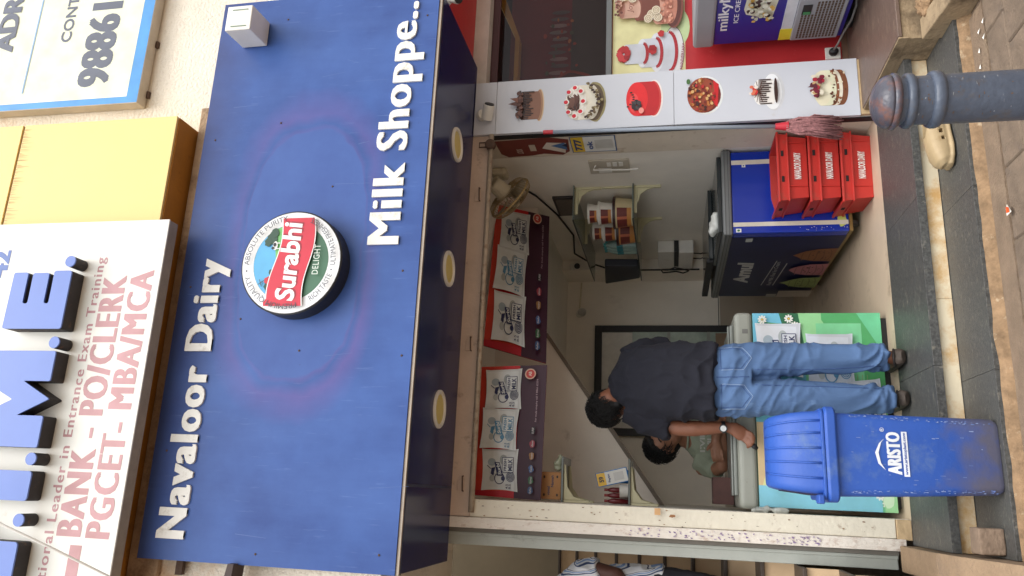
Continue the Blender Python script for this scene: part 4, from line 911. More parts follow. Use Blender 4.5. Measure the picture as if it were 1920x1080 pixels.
# ---------------------------------------------------------------- glass shelves on the right wall
shg = glass('shelf_glass', (.30, .38, .36, 1), .1, .55)
edge_m = mat('glass_edge', S(34, 44, 42), .25)
SH = [(2.0, 1.985), (1.575, 1.575)]
for zi, (z, _) in enumerate(SH):
    t = thing('glass_shelf', ('upper' if zi == 0 else 'lower')+' smoked glass shelf on cream brackets, right wall', 'shelf', (2.05, 1.7, z))
    MB().box(1.90, 2.165, .93, 2.55, z-.008, z).build('glass_plate', shg, t, bevel=.001); MB().box(1.894, 1.8995, .93, 2.55, z-.009, z+.001).build('glass_edge', edge_m, t)
    for y in (.99, 1.66):
        m_ = mat('bracket_cream', S(206, 200, 164), .5, .05, 6)
        b = MB().box(2.15, 2.168, y-.012, y+.012, z-.20, z-.009); b.box(1.96, 2.149, y-.012, y+.012, z-.03, z-.009)
        b.prism([(2.149, y-.006, z-.031), (2.149, y-.006, z-.15), (2.135, y-.006, z-.10), (2.10, y-.006, z-.055), (2.03, y-.006, z-.035)], (0, 1, 0), .012); b.build('bracket', m_, t, bevel=.002)
tag(box('shelf_rail', mat('bracket_cream', S(206, 200, 164), .5), 2.158, 2.169, .985, 1.005, 1.58, 1.795), 'cream slotted rail between the two glass shelves', 'rail')
tubl = mat('tub_brown', S(120, 50, 44), .4, .5, 26); 
def tub(y, z, r, h, label, body, lidm, x=2.03):
    t = thing('ice_cream_tub', label, 'tub', (x, y, z), group='ice cream tubs on the glass shelf')
    b = MB().lathe([(.0, 0), (r*.84, 0), (r*.86, .004), (r, h*.86), (.0, h*.86)], (x, y, z), 28, cap=False).build('tub_body', body, t, smooth=False)
    MB().lathe([(r*1.0, h*.865), (r*1.06, h*.87), (r*1.06, h*.99), (r*1.0, h), (.0, h)], (x, y, z), 28, cap=False).build('lid', lidm, t)
    P2 = []
    wrap = MB()
    for i in range(14):
        a0 = math.pi*1.0+math.pi*.9*(i/14-.45); a1 = math.pi*1.0+math.pi*.9*((i+1)/14-.45)
        for (h0, h1, c) in ((.10, .30, S(206, 140, 70)), (.30, .78, S(112, 44, 40) if (i % 5) else S(196, 110, 80))):
            rr = lambda hh: r*(.86+.14*hh/.86)+.0008
            wrap.add([(x+rr(h0)*math.cos(a0), y+rr(h0)*math.sin(a0), z+h*h0), (x+rr(h0)*math.cos(a1), y+rr(h0)*math.sin(a1), z+h*h0), (x+rr(h1)*math.cos(a1), y+rr(h1)*math.sin(a1), z+h*h1), (x+rr(h1)*math.cos(a0), y+rr(h1)*math.sin(a0), z+h*h1)], [(0, 1, 2, 3)], c)
    wrap.build('tub_print', PRINT, b, color=True)
tw = mat('tub_white', S(226, 222, 214), .4); to_ = mat('tub_orange', S(206, 138, 74), .4); td = mat('tub_lid_dark', S(56, 28, 30), .4)
zs = 1.576
for y, n in ((1.16, 'near'), (1.55, 'far')):
    z = zs
    tub(y, z, .115, .15, 'large ice cream tub with dark lid at the bottom of the %s stack' % n, to_ if n == 'far' else mat('tub_cream', S(206, 190, 150), .4), td); z += .151
    tub(y, z, .085, .11, 'middle sized white lidded tub in the %s stack' % n, tw, white_pl); z += .111
    tub(y, z, .072, .075, 'small white lidded tub on top of the %s stack' % n, tw, white_pl)
bp_ = mat('bottle_clear', S(150, 178, 172), .15, .1, 20)
for i in range(6):
    y = 1.76+.075*(i % 3); x = 1.98+.08*(i//3)
    t = thing('water_bottle', 'clear water bottle with teal label, %s row, %s from the tubs' % (('front', 'back')[i//3], ('first', 'second', 'third')[i % 3]), 'bottle', (x, y, zs), group='water bottles on the glass shelf')
    MB().lathe([(0, 0), (.033, 0), (.035, .02), (.033, .05), (.035, .08), (.033, .11), (.035, .15), (.03, .2), (.014, .235), (.014, .25), (0, .25)], (x, y, zs), 14, cap=False).build('bottle_body', bp_, t, smooth=True)
    MB().cyl((x, y, zs+.115), (x, y, zs+.165), .0362, n=14, cap=False).build('bottle_label', mat('teal_label', S(40, 120, 130), .4), t); MB().cyl((x, y, zs+.25), (x, y, zs+.272), .016, n=12).build('cap', mat('teal_cap', S(60, 140, 140), .4), t)
bagm = mat('navy_sleeve', S(40, 42, 52), .55, .15, 12)
tag(MB().prism([(1.88, 2.05, 1.582), (1.88, 2.42, 1.578), (1.88, 2.60, 1.90), (1.88, 2.03, 1.86)], (1, 0, 0), .07).build('document_case', bagm, bevel=.012, loc=(1.9, 2.3, 1.58)), 'dark navy document case standing on the lower glass shelf', 'case')
# ---------------------------------------------------------------- shelves on the left wall
for i, (z, lab) in enumerate(((1.965, 'upper grey shelf with cream brackets behind the left pillar'), (1.57, 'lower grey shelf with cream brackets behind the left pillar'))):
    t = thing('wall_shelf', lab, 'shelf', (.05, .5, z))
    MB().box(-.048, .215, .44, .80, z-.012, z).build('shelf_board', mat('shelf_smoke', S(92, 98, 92), .2, .1, 8), t, bevel=.001)
    for y in (.47, .72):
        b = MB().box(-.049, -.035, y-.012, y+.012, z-.17, z-.0125); b.prism([(-.034, y-.007, z-.0125), (-.034, y-.007, z-.15), (-.015, y-.007, z-.075), (.04, y-.007, z-.035), (.17, y-.007, z-.022), (.17, y-.007, z-.0125)], (0, 1, 0), .014); b.build('bracket', MATS['bracket_cream'], t, bevel=.002)
cb = thing('cardboard_box', 'small brown cardboard carton on the upper left shelf', 'box', (.045, .5, 1.966))
cbm = mat('cardboard', S(176, 130, 86), .85, .08, 8, .1, 60)
MB().box(-.035, .122, .45, .58, 1.967, 2.09).build('carton', cbm, cb, bevel=.002)
P = front_print(-.035, .122, 1.967, 2.09, .4498, W=157, H=123)
for x, y in ((25, 22), (25, 100), (130, 22), (128, 100)): P.ell(x, y, 8, 6, S(40, 28, 22), n=14)
P.build('hand_hole', cb)
for t_ in (('vimal', 22, 74, 66, 82, S(60, 60, 90)), ('Namah', 70, 138, 44, 60, S(60, 60, 90))):
    P = front_print(-.035, .122, 1.967, 2.09, .4496, W=157, H=123); P.text(*t_, fat=.03).build('carton_lettering', cb)
tag(remeshed(MB().ball((.17, .52, 1.995), .04, 8, .03, .03).ball((.2, .54, 1.985), .03, 8, .03, .02), 'plastic_wrap', mat('crumpled_plastic', S(170, 176, 150), .3, .2, 20), None, .006, 1, lambda p, n: .012*noise.noise(p*40), (.17, .52, 1.966)), 'crumpled clear plastic wrap beside the carton on the upper shelf', 'plastic wrap')
qc = thing('pay_card_stand', 'blue bordered pay card leaning on the lower left shelf', 'card stand', (.13, .47, 1.571), rot=(R(-8), R(-14), 0))
MB().box(-.042, .042, -.004, .004, .002, .196).build('card', mat('card_blue', S(70, 130, 190), .4), qc, bevel=.006, world=False)
P = Print((-.037, -.0045, .007), (.037, -.0045, .007), (.037, -.0045, .191), (-.037, -.0045, .191), 74, 184); P.q = [world_of(qc) @ p for p in P.q]; P.n = (P.q[1]-P.q[0]).cross(P.q[3]-P.q[0]).normalized()
P.rect(0, 0, 74, 184, S(222, 222, 216)).rect(0, 132, 74, 184, S(226, 180, 50)).text('59', 20, 54, 144, 172, S(60, 50, 40), fat=.05).text('Paytm', 12, 60, 104, 118, S(40, 60, 120), fat=.03).rect(14, 20, 60, 80, S(200, 200, 196)); P.build('card_print', qc)
for i in range(5):
    x, y = -.03+.032*(i % 3), .52+.06*(i//3)
    t = thing('syrup_bottle', 'dark red syrup bottle on the lower left shelf, %s row, %s from the wall' % (('front', 'back')[i//3], ('first', 'second', 'third')[i % 3]), 'bottle', (x, y, 1.571), group='red bottles on the lower left shelf')
    MB().lathe([(0, 0), (.015, 0), (.0155, .09), (.012, .11), (.006, .125), (0, .125)], (x, y, 1.571), 12, cap=False).build('bottle_body', mat('syrup_red', S(110, 30, 34), .3, .1, 20), t, smooth=True)
    MB().cyl((x, y, 1.696), (x, y, 1.715), .008, n=10).build('cap', mat('cap_red', S(140, 40, 40), .4), t)
tag(box('blue_pouch', mat('sky_pouch', S(40, 120, 196), .4), .075, .155, .56, .60, 1.572, 1.64, bevel=.01), 'bright blue pouch behind the pay card', 'pouch')
tag(MB().lathe([(0, 0), (.036, 0), (.038, .05), (0, .05)], (.03, .49, 1.571), 20, cap=False).build('paper_cup_stack', mat('cup_white', S(206, 204, 196), .5), loc=(.03, .49, 1.571)), 'short stack of white lids on the lower left shelf', 'lids')

# ---------------------------------------------------------------- blue ice cream freezer inside
af = thing('glass_top_freezer', 'blue glass-top ice cream freezer along the right wall behind crates', 'freezer', (1.87, 1.2, .178))
fblue = mat('freezer_blue', S(22, 52, 160), .22, .05, 3, coat=.2); fnavy = mat('freezer_navy', S(24, 30, 74), .25, .06, 3); rimg = mat('rim_grey', S(112, 114, 114), .4, .1, 8)
MB().box(1.602, 2.15, .45, 2.0, .255, .934).build('cabinet', fblue, af, bevel=.008)
rm = MB().box(1.588, 2.16, .435, 2.01, .935, .992).build('top_rim', rimg, af, bevel=.012, seg=3)
for z in (.952, .972): MB().box(1.586, 2.162, .4335, 2.0, z, z+.004).build('rim_groove', mat('groove', S(74, 76, 76), .5), rm)
MB().box(1.62, 2.13, .47, 1.20, .993, 1.02).build('sliding_lid', mat('lid_glass', S(46, 52, 54), .12, .1, 4), af, bevel=.004)
MB().box(1.61, 2.14, 1.05, 2.0, 1.021, 1.05).build('sliding_lid', MATS['lid_glass'], af, bevel=.004)
MB().box(1.60, 1.63, 1.05, 2.0, 1.02, 1.065).build('lid_rail', black_m, af, bevel=.003)
MB().box(1.604, 2.148, .452, 1.998, .235, .2545).build('base_rail', mat('gold_rail', S(150, 124, 74), .4, .2, 10, metal=.4), af)
for x in (1.68, 2.08):
    for y in (.55, 1.9):
        MB().cyl((x-.012, y, .213), (x+.012, y, .213), .034, n=16).build('caster', mat('caster_grey', S(84, 76, 70), .6), af); MB().box(x-.016, x+.016, y-.02, y+.02, .235, .2355).build('caster_fork', black_m, af)
for x0, x1 in ((1.645, 1.672), (2.06, 2.09)): MB().box(x0, x1, .4475, .4495, .26, .93).build('tape_strip', mat('masking_tape', S(214, 206, 190), .6), af)
P = front_print(1.602, 2.15, .255, .935, .4496, W=548, H=680)
P.rect(6, 628, 30, 660, S(230, 232, 230)).ell(18, 644, 7, 8, S(40, 110, 60), n=14).build('sticker', af)
P = front_print(1.602, 2.15, .255, .935, .4496, W=548, H=680); P.rect(440, 590, 460, 612, S(230, 232, 230)).ell(450, 601, 5, 5, S(40, 60, 140), n=10).build('sticker', af)
P = front_print(1.602, 2.15, .255, .935, .4496, W=548, H=680); P.ell(70, 40, 40, 26, S(196, 206, 110), n=16, wob=.3).build('sticker', af)
P = front_print(1.602, 2.15, .255, .935, .4496, W=548, H=680)
for i in range(16): P.poly([(rnd(2, 30), rnd(10, 500)) for _ in range(3)], S(200, 206, 220)) if i < 0 else P.ell(rnd(4, 30), rnd(5, 300), rnd(1, 2.5), rnd(2, 6), S(190, 200, 220), n=6)
tag(P.build('scuff_marks', af), kind='stuff')
P = Print((1.6015, 2.0, .255), (1.6015, .45, .255), (1.6015, .45, .934), (1.6015, 2.0, .934), 1550, 679, eps=.0005)
P.rect(0, 0, 1470, 679, S(24, 30, 74))
w_ = S(206, 206, 206)
P.text('Amul', 400, 930, 490, 600, w_, fat=.05, shear=.1)
P.line([(330, 385), (960, 345)], 6, w_).text('Real Milk. Real Ice Cream.', 330, 940, 318, 345, w_, fat=.0, shear=.2).line([(330, 300), (900, 272)], 6, w_)
for cx_, cc, top in ((1080, S(150, 96, 62), 260), (770, S(196, 124, 134), 245), (470, S(150, 168, 96), 270)):
    pts = [(cx_-140, 0), (cx_+140, 0), (cx_+130, 120), (cx_+90, 190), (cx_+40, 230), (cx_, top), (cx_-30, 228), (cx_-90, 190), (cx_-132, 110)]
    P.poly(pts, cc)
    dk_ = tuple(c*.62 for c in cc[:3])+(1,)
    for k in range(5): P.line([(cx_-130+k*6, 30+k*40), (cx_-40, 16+k*46), (cx_+60, 26+k*44), (cx_+126-k*12, 44+k*36)], 7, dk_)
    for k in range(14): P.ell(cx_+rnd(-110, 110), rnd(10, 150), rnd(5, 11), rnd(4, 8), random.choice([dk_, S(70, 40, 34)]), n=7)
P.rect(90, 6, 280, 250, S(186, 174, 160)).rect(90, 256, 190, 330, S(160, 158, 150)).rect(1480, 560, 1545, 600, S(190, 190, 186))
P.build('side_print', af, label='navy side print with three ice cream scoops')
tag(remeshed(MB().ball((1.72, .56, 1.03), .07, 8, .05, .03).ball((1.68, .58, 1.05), .05, 8, .04, .025), 'tissue_packet', mat('tissue_white', S(222, 224, 218), .6, .06, 20), None, .007, 1, lambda p, n: .008*noise.noise(p*36), (1.72, .56, 1.02)), 'crumpled white packet on the blue freezer lid', 'packet')

# ---------------------------------------------------------------- stack of red crates
crm = mat('crate_red', S(186, 46, 38), .5, .08, 6, .05, 60, dirt=S(160, 70, 56), damt=.35, dscale=12)
def crate(x, y, z, rz, label):
    t = thing('milk_crate', label, 'crate', (x, y, z), rz, group='red milk crates stacked by the freezer')
    Wd, Dp, Hh = .42, .32, .172
    def L(mb, name, m=crm, par=t, bevel=0): return mb.build(name, m, par, world=False, bevel=bevel)
    def trap(z0, z1, g0, g1):   # tapered shell ring, outer
        rs = []
        for zz, g in ((z0, g0), (z1, g1)): rs.append([(-Wd/2+g, -Dp/2+g, zz), (Wd/2-g, -Dp/2+g, zz), (Wd/2-g, Dp/2-g, zz), (-Wd/2+g, Dp/2-g, zz)])
        return rs
    sh_ = MB(); o_ = trap(0, .112, .026, .014); i_ = trap(.004, .112, .032, .02)
    sh_.rings([o_[0], o_[1], i_[1], i_[0]], False); sh_.add(o_[0], [(0, 1, 2, 3)]); L(sh_, 'crate_shell')
    rm_ = MB(); o_ = trap(.112, Hh, .006, .0); i_ = trap(.112, Hh, .016, .010); rm_.rings([o_[0], o_[1], i_[1], i_[0]], False, True)
    band = L(rm_, 'rim_band', bevel=.002)
    lip = MB(); o_ = trap(Hh-.012, Hh, -.008, -.008); i_ = trap(Hh-.012, Hh, .004, .004); lip.rings([o_[0], o_[1], i_[1], i_[0]], False, True); L(lip, 'rim_lip', bevel=.002)
    for zz in (.106,):
        lp_ = MB(); o_ = trap(zz, zz+.008, -.002, -.002); i_ = trap(zz, zz+.008, .012, .012); lp_.rings([o_[0], o_[1], i_[1], i_[0]], False, True); L(lp_, 'waist_lip', bevel=.0015)
    for xx in (-.17+.05, .17-.02): L(MB().prism([(xx, -Dp/2+.022, .004), (xx+.007, -Dp/2+.022, .004), (xx+.007, -Dp/2+.005, .106), (xx, -Dp/2+.005, .106)], (0, 1, 0), .012), 'rib')
    for xx in (-.075, .085): L(MB().box(xx-.018, xx+.018, -Dp/2+.0005, -Dp/2+.006, .132, .148), 'hand_slot', mat('slot_black', S(30, 14, 14), .8), band, .004)
    L(MB().box(-Wd/2+.0005, -Wd/2+.006, -.02, .02, .13, .15), 'hand_slot', MATS['slot_black'], band, .004)
    P = Print((-.115, -Dp/2+.0175, .02), (.125, -Dp/2+.0175, .02), (.125, -Dp/2+.0125, .10), (-.115, -Dp/2+.0125, .10), 240, 80)
    m4 = world_of(t); P.q = [m4 @ p for p in P.q]; P.n = (P.q[1]-P.q[0]).cross(P.q[3]-P.q[0]).normalized()
    P.k = 4; P.text('NAVALOOR DAIRY', 40, 205, 18, 56, S(234, 226, 220), fat=.035); P.build('stencil', t)
for k, lb_ in enumerate(('bottom red crate of the stack by the freezer', 'middle red crate of the stack by the freezer', 'top red crate of the stack, open above')):
    crate(1.895+.004*k, .292+.003*k, .179+.174*k, R(-3+.8*k), lb_)

# ---------------------------------------------------------------- mop leaning on the cake pillar
mp_ = thing('mop', 'string mop with red socket hung upside up against the cake pillar', 'mop', (2.04, -.06, .36))
MB().tube([(2.062, -.055, .70), (2.085, -.05, 1.2), (2.105, -.045, 2.02)], .0115, 10).build('handle', mat('mop_handle', S(150, 160, 172), .35, .05, 8), mp_, smooth=True)
MB().cyl((2.106, -.045, 2.00), (2.107, -.045, 2.06), .013, n=12).build('handle_end', mat('mop_red', S(196, 44, 58), .4), mp_)
MB().cyl((2.060, -.056, .655), (2.0625, -.055, .725), .027, .017, 16).build('socket', MATS['mop_red'], mp_)
hd = MB()
for i in range(150):
    a = rnd(0, 6.28); r0 = rnd(.004, .025); sx, sy = rnd(-.066, .05), rnd(-.04, .025); ln = rnd(.22, .30)
    hd.tube([(2.06+r0*math.cos(a), -.056+r0*math.sin(a), .668), (2.06+sx*.45+r0*math.cos(a)*1.3, -.057+sy*.5, .60), (2.055+sx*.9+rnd(-.008, .008), -.058+sy, .52), (2.04+sx*1.05+rnd(-.012, .012), -.06+sy, .668-ln)], [.004, .0045, .004, .0025], 4)
o = hd.build('mop_strings', mat('mop_yarn', S(150, 104, 104), .9, .45, 60), mp_, smooth=True); tag(o, kind='stuff')

# ---------------------------------------------------------------- counter freezer with milk print
cf = thing('counter_freezer', 'grey rimmed counter freezer with green and blue milk print', 'counter', (.5, .4, .178))
cgrey = mat('counter_grey', S(150, 152, 142), .45, .05, 5, .05, 60, dirt=S(120, 116, 104), damt=.2, dscale=6)
MB().box(-.022, 1.016, .124, .70, .212, .872).build('cabinet', mat('cabinet_teal', S(120, 170, 150), .5), cf)
MB().box(-.036, 1.022, .112, .715, .873, .972).build('top_rim', cgrey, cf, bevel=.028, seg=4)
MB().box(.03, .96, .17, .66, .973, .992).build('top_lid', mat('lid_grey', S(132, 136, 130), .4), cf, bevel=.006)
MB().box(.03, .96, .20, .23, .993, 1.003).build('lid_handle', mat('lid_grey', S(132, 136, 130), .4), cf, bevel=.004)
MB().box(.0, .99, .14, .69, .179, .2115).build('plinth', black_m, cf)
P = front_print(-.022, 1.016, .212, .872, .1235, W=1038, H=660, eps=.0004)
P.rect(0, 0, 1038, 660, S(120, 196, 150)).rect(0, 60, 110, 660, S(136, 204, 224)).rect(110, 200, 470, 660, S(222, 224, 160)).poly([(370, 560), (480, 560), (480, 660), (110, 660), (110, 640)], S(214, 190, 146)).poly([(430, 300), (500, 300), (500, 660), (440, 660)], S(116, 190, 206))
P.poly([(480, 380), (1038, 420), (1038, 660), (480, 660)], S(112, 188, 214)).poly([(470, 330), (760, 400), (1038, 420), (1038, 0), (470, 0)], S(150, 210, 150)).poly([(760, 380), (830, 470), (1038, 520), (1038, 420)], S(40, 104, 70)).poly([(470, 330), (560, 400), (640, 350)], S(40, 110, 76))
P.poly([(600, 60), (1000, 300), (1038, 300), (1038, 0), (600, 0)], S(84, 170, 104)).poly([(820, 0), (1038, 120), (1038, 0)], S(110, 200, 150)).poly([(760, 40), (960, 210), (980, 200), (780, 30)], S(226, 226, 206)).rect(600, 100, 980, 330, S(126, 206, 152))
for i in range(5): P.poly([(985+rnd(-10, 20), 640), (960-i*22, 470+i*28), (975-i*20, 476+i*28)], S(60, 150, 80))
for i in range(7): P.line([(500+i*22, 90), (540+i*22, 190)], 3, S(150, 170, 120))
for i in range(5): P.line([(500, 95+i*22), (700, 88+i*24)], 3, S(150, 170, 120))
for x, y in ((1005, 470), (965, 440), (40, 40), (80, 70), (1000, 610), (960, 620)):
    for k in range(9): a = k*.698; P.ell(x+16*math.cos(a), y+16*math.sin(a), 9, 5, S(236, 236, 228), n=8, rot=math.degrees(a)); P.k -= 1
    P.k += 1; P.ell(x, y, 6, 6, S(226, 190, 70), n=10)
milk_pack(P, 680, 410, 300, 240, NAVY, 0, S(222, 226, 234)); milk_pack(P, 600, 150, 320, 240, SKY, 0, S(216, 222, 232)); milk_pack(P, 420, 20, 250, 170, NAVY, 6, S(216, 222, 232))
P.rect(0, 0, 110, 60, S(150, 206, 150)).ell(60, 40, 40, 26, S(196, 224, 190), n=14, wob=.4)
P.build('front_print', cf)
MB().box(.90, .925, .1105, .1118, .90, .93).build('lock', mat('lock_grey', S(110, 110, 106), .4), cf)

# plastic bag bits left of the counter
tag(remeshed(MB().ball((-.036, .09, .86), .016, 8, .02, .06).ball((-.034, .085, .78), .014, 8, .02, .05), 'plastic_bag', mat('clear_bag', S(170, 172, 166), .25, .2, 16), None, .007, 1, lambda p, n: .014*noise.noise(p*34), (-.02, .06, .8)), 'crumpled clear plastic bag stuck beside the counter', 'plastic bag')
# till tray and box behind counter
bx_ = thing('wooden_box', 'reddish brown wooden box on the counter near the left wall', 'box', (.06, .52, .975))
bxm = mat('red_brown_wood', S(84, 52, 46), .6, .25, 14)
for a in ((-.02, .13, .44, .455), (-.02, .13, .585, .60)): MB().box(a[0], a[1], a[2], a[3], .976, 1.09).build('box_side', bxm, bx_, bevel=.002)
for a in ((-.02, -.005), (.115, .13)): MB().box(a[0], a[1], .4555, .5845, .976, 1.09).build('box_end', bxm, bx_, bevel=.002)
MB().box(-.004, .114, .456, .584, .977, .985).build('box_floor', bxm, bx_)

# ---------------------------------------------------------------- blue wheelie style bin
bn_ = thing('waste_bin', 'tall blue plastic waste bin with ribbed dome lid on the step', 'bin', (.21, -.72, .065))
bblue = mat('bin_blue', S(42, 84, 168), .55, .1, 4, .1, 60, dirt=S(86, 112, 158), damt=.4, dscale=5, base=(S(104, 98, 96), .2))
def rr_ring(cx, cy, hx, hy, r, z, n=6):
    out = []
    for qx, qy, a0 in ((1, 1, 0), (-1, 1, 90), (-1, -1, 180), (1, -1, 270)):
        for i in range(n+1):
            a = R(a0+90*i/n); out.append((cx+qx*(hx-r)+r*math.cos(a), cy+qy*(hy-r)+r*math.sin(a), z))
    return out
bxc, byc = .205, -.72
MB().rings([rr_ring(bxc+.006, byc, .136, .130, .03, .066), rr_ring(bxc+.006, byc, .146, .140, .034, .085), rr_ring(bxc, byc, .158, .150, .034, .40), rr_ring(bxc-.003, byc, .166, .158, .034, .675)]).build('bin_body', bblue, bn_, smooth=True).modifiers.new('e', 'EDGE_SPLIT').split_angle = R(50)
MB().rings([rr_ring(bxc-.003, byc, .180, .172, .036, .668), rr_ring(bxc-.003, byc, .190, .180, .04, .676), rr_ring(bxc-.003, byc, .190, .180, .04, .706), rr_ring(bxc-.003, byc, .178, .170, .036, .716)]).build('rim', bblue, bn_, bevel=.003)
MB().rings([rr_ring(bxc-.003, byc, .182, .174, .036, .7165), rr_ring(bxc-.003, byc, .182, .174, .036, .728)]).build('lid_flange', bblue, bn_, bevel=.003)
lid = MB(); LR = []
for z, hx, hy, dy in ((.728, .166, .155, 0), (.78, .164, .148, .004), (.84, .158, .13, .012), (.885, .151, .10, .022), (.912, .144, .07, .032), (.922, .136, .045, .038)):
    LR.append(rr_ring(bxc+.004, byc+dy, hx, hy, min(.03, hy*.7), z))
dome = lid.rings(LR).build('lid_dome', bblue, bn_, smooth=True); dome.modifiers.new('e', 'EDGE_SPLIT').split_angle = R(60)
for x in (-.105, -.045, .015, .075, .125):
    path = []
    for z, hx, hy, dy in ((.730, .166, .155, 0), (.78, .164, .148, .004), (.84, .158, .13, .012), (.885, .151, .10, .022), (.912, .144, .07, .032), (.925, .136, .02, .03)):
        path.append((bxc+.004+x*hx/.166, byc+dy-hy-.001, z))
    MB().tube(path, .0048, 8).build('lid_rib', bblue, bn_, smooth=True)
mb = MB().prism([(bxc-.1625, byc-.095, .745), (bxc-.1625, byc+.10, .745), (bxc-.149, byc+.085, .87), (bxc-.149, byc-.05, .87)], (-1, 0, 0), .004); mb.build('flap_opening', mat('bin_inside', S(14, 20, 70), .7), bn_)
MB().box(bxc-.20, bxc-.165, byc-.172, byc-.11, .7285, .752).build('hinge_lug', bblue, bn_, bevel=.005)
P = Print((.062, -.8642, .325), (.352, -.8642, .325), (.352, -.8722, .615), (.062, -.8722, .615), 290, 290, eps=.0006)
P.k = 10
wt = S(226, 232, 240)
P.text('ARISTO', 66, 232, 108, 158, wt, fat=.01, heavy=.06, space=1.08); P.rect(60, 80, 234, 101, wt).text('www.aristoplast.com', 66, 230, 86, 97, S(44, 74, 160), fat=.03)
P.poly([(82, 168+0), (110, 184), (150, 190), (190, 178), (205, 166), (186, 186), (150, 203), (108, 194)], wt).ring(240, 172, 8, 1.6, wt).text('R', 236.5, 243.5, 168, 177, wt, fat=.03); P.build('bin_print', bn_)

sc_ = MB()
for sx_, n_ in ((-.128, 80), (.128, 80), (0, 26)):
    for i in range(n_):
        z = rnd(.09, .62); t_ = (z-.085)/.315; hy = .140+.010*min(1, t_)+.008*max(0, min(1, (z-.4)/.275)); x = bxc+sx_*(1+.10*t_)+(rnd(-.006, .006) if sx_ else rnd(-.12, .12)); w2 = rnd(.0006, .002); h2 = rnd(.002, .012 if sx_ else .02)
        y = byc-hy-.0012
        sc_.add([(x-w2, y, z), (x+w2, y, z), (x+w2*rnd(.2, 1.5), y-.0003, z+h2), (x-w2*.5, y-.0003, z+h2)], [(0, 1, 2, 3)], random.choice([S(110, 132, 186), S(96, 120, 180), S(134, 152, 196)]))
tag(sc_.build('scuff_marks', PRINT, bn_, color=True), kind='stuff')
# ---------------------------------------------------------------- bollard
bo = thing('bollard', 'grey blue iron bollard with rusty rounded cap in the foreground', 'bollard', (1.207, -1.90, .0))
bom = mat('bollard_paint', S(74, 82, 96), .38, .2, 9, .3, 40, dirt=S(92, 80, 66), damt=.42, dscale=9); bor = mat('bollard_cap_rust', S(74, 74, 84), .3, .25, 12, .3, 50, dirt=S(120, 78, 62), damt=.55, dscale=14)
MB().lathe([(.078, 0), (.0755, .02), (.0745, .512)], (1.207, -1.9, 0), 48).build('shaft', bom, bo, smooth=True).modifiers.new('e', 'EDGE_SPLIT').split_angle = R(40)
def ringp(z, r0, r1, h): return [(r0, z-h), (r0+(r1-r0)*.7, z-h*.8), (r1, z-h*.3), (r1, z+h*.3), (r0+(r1-r0)*.7, z+h*.8), (r0, z+h)]
MB().lathe(ringp(.528, .075, .0865, .018), (1.207, -1.9, 0), 48).build('collar', bom, bo, smooth=True); MB().cyl((1.207, -1.9, .545), (1.207, -1.9, .60), .0735, n=48).build('upper_shaft', bom, bo, smooth=False)
MB().lathe(ringp(.603, .073, .084, .014), (1.207, -1.9, 0), 48).build('collar', bom, bo, smooth=True); MB().cyl((1.207, -1.9, .612), (1.207, -1.9, .64), .070, n=48).build('upper_shaft', bom, bo)
MB().lathe(ringp(.645, .07, .0865, .013), (1.207, -1.9, 0), 48).build('collar', bor, bo, smooth=True)
MB().lathe([(.0, .655)]+[(.082*math.cos(R(a)), .655+.052*math.sin(R(a))) for a in range(0, 90, 8)]+[(.002, .7072)], (1.207, -1.9, 0), 48, cap=False).build('cap', bor, bo, smooth=True)

ch = MB()
for i in range(90):
    a = rnd(-2.9, -.3); z = rnd(.02, .50) if i % 4 else rnd(.55, .60); r2 = .0753 if z < .5 else .0739; w2 = rnd(.004, .014)/.075 if i % 3 else rnd(.003, .006)/.075; h2 = rnd(.0008, .003) if i % 3 else rnd(.002, .006)
    c3 = Vector((1.207, -1.9, 0)); ch.add([c3+Vector((r2*math.cos(a+u), r2*math.sin(a+u), z+v)) for u, v in ((0, 0), (w2, rnd(-.002, .002)), (w2*.8, h2), (w2*.1, h2))], [(0, 1, 2, 3)], random.choice([S(150, 156, 164), S(128, 134, 144), S(104, 84, 68), S(96, 76, 60)]))
tag(ch.build('paint_chips', PRINT, bo, color=True), kind='stuff')
# ---------------------------------------------------------------- loose block, litter, clog
tag(remeshed(MB().box(-.160, -.058, -.80, -.70, .066, .158), 'stone_block', mat('block_stone', S(134, 114, 96), .9, .15, 20, .6, 60), None, .006, 3, lambda p, n: .004*noise.noise(p*18), (-.11, -.75, .066)), 'rough brown stone block at the left end of the lower step', 'stone block')
lt_ = thing('snack_wrapper', 'torn red and white snack wrapper on the paving', 'litter', (1.14, -1.09, .02), .5)
g = MB(); g.add([(-.02, -.012, .004), (.02, -.014, .010), (.022, .012, .006), (-.018, .014, .013)], [(0, 1, 2, 3)], S(226, 220, 210)); g.add([(-.019, .0, .0065), (.004, -.012, .0085), (.021, .0, .0095), (.0, .013, .0105)], [(0, 1, 2, 3)], S(220, 90, 40)); g.build('wrapper_film', PRINT, lt_, color=True, world=False)
for i, (x, y) in enumerate(((1.98, -1.02), (1.93, -1.06), (1.90, -1.0), (1.83, -.99), (2.0, -1.07), (1.72, -1.02))):
    q = thing('paper_scrap', 'tiny white paper scrap on the paving, %s from the bollard' % ('fifth', 'fourth', 'third', 'second', 'sixth', 'first')[i], 'litter', (x, y, .016), rnd(0, 3), group='paper scraps on the paving')
    MB().add([(-.012, -.003, .001), (.01, -.005, .006), (.013, .004, .002), (-.008, .006, .005)], [(0, 1, 2, 3)]).build('scrap', white_pl, q, world=False)
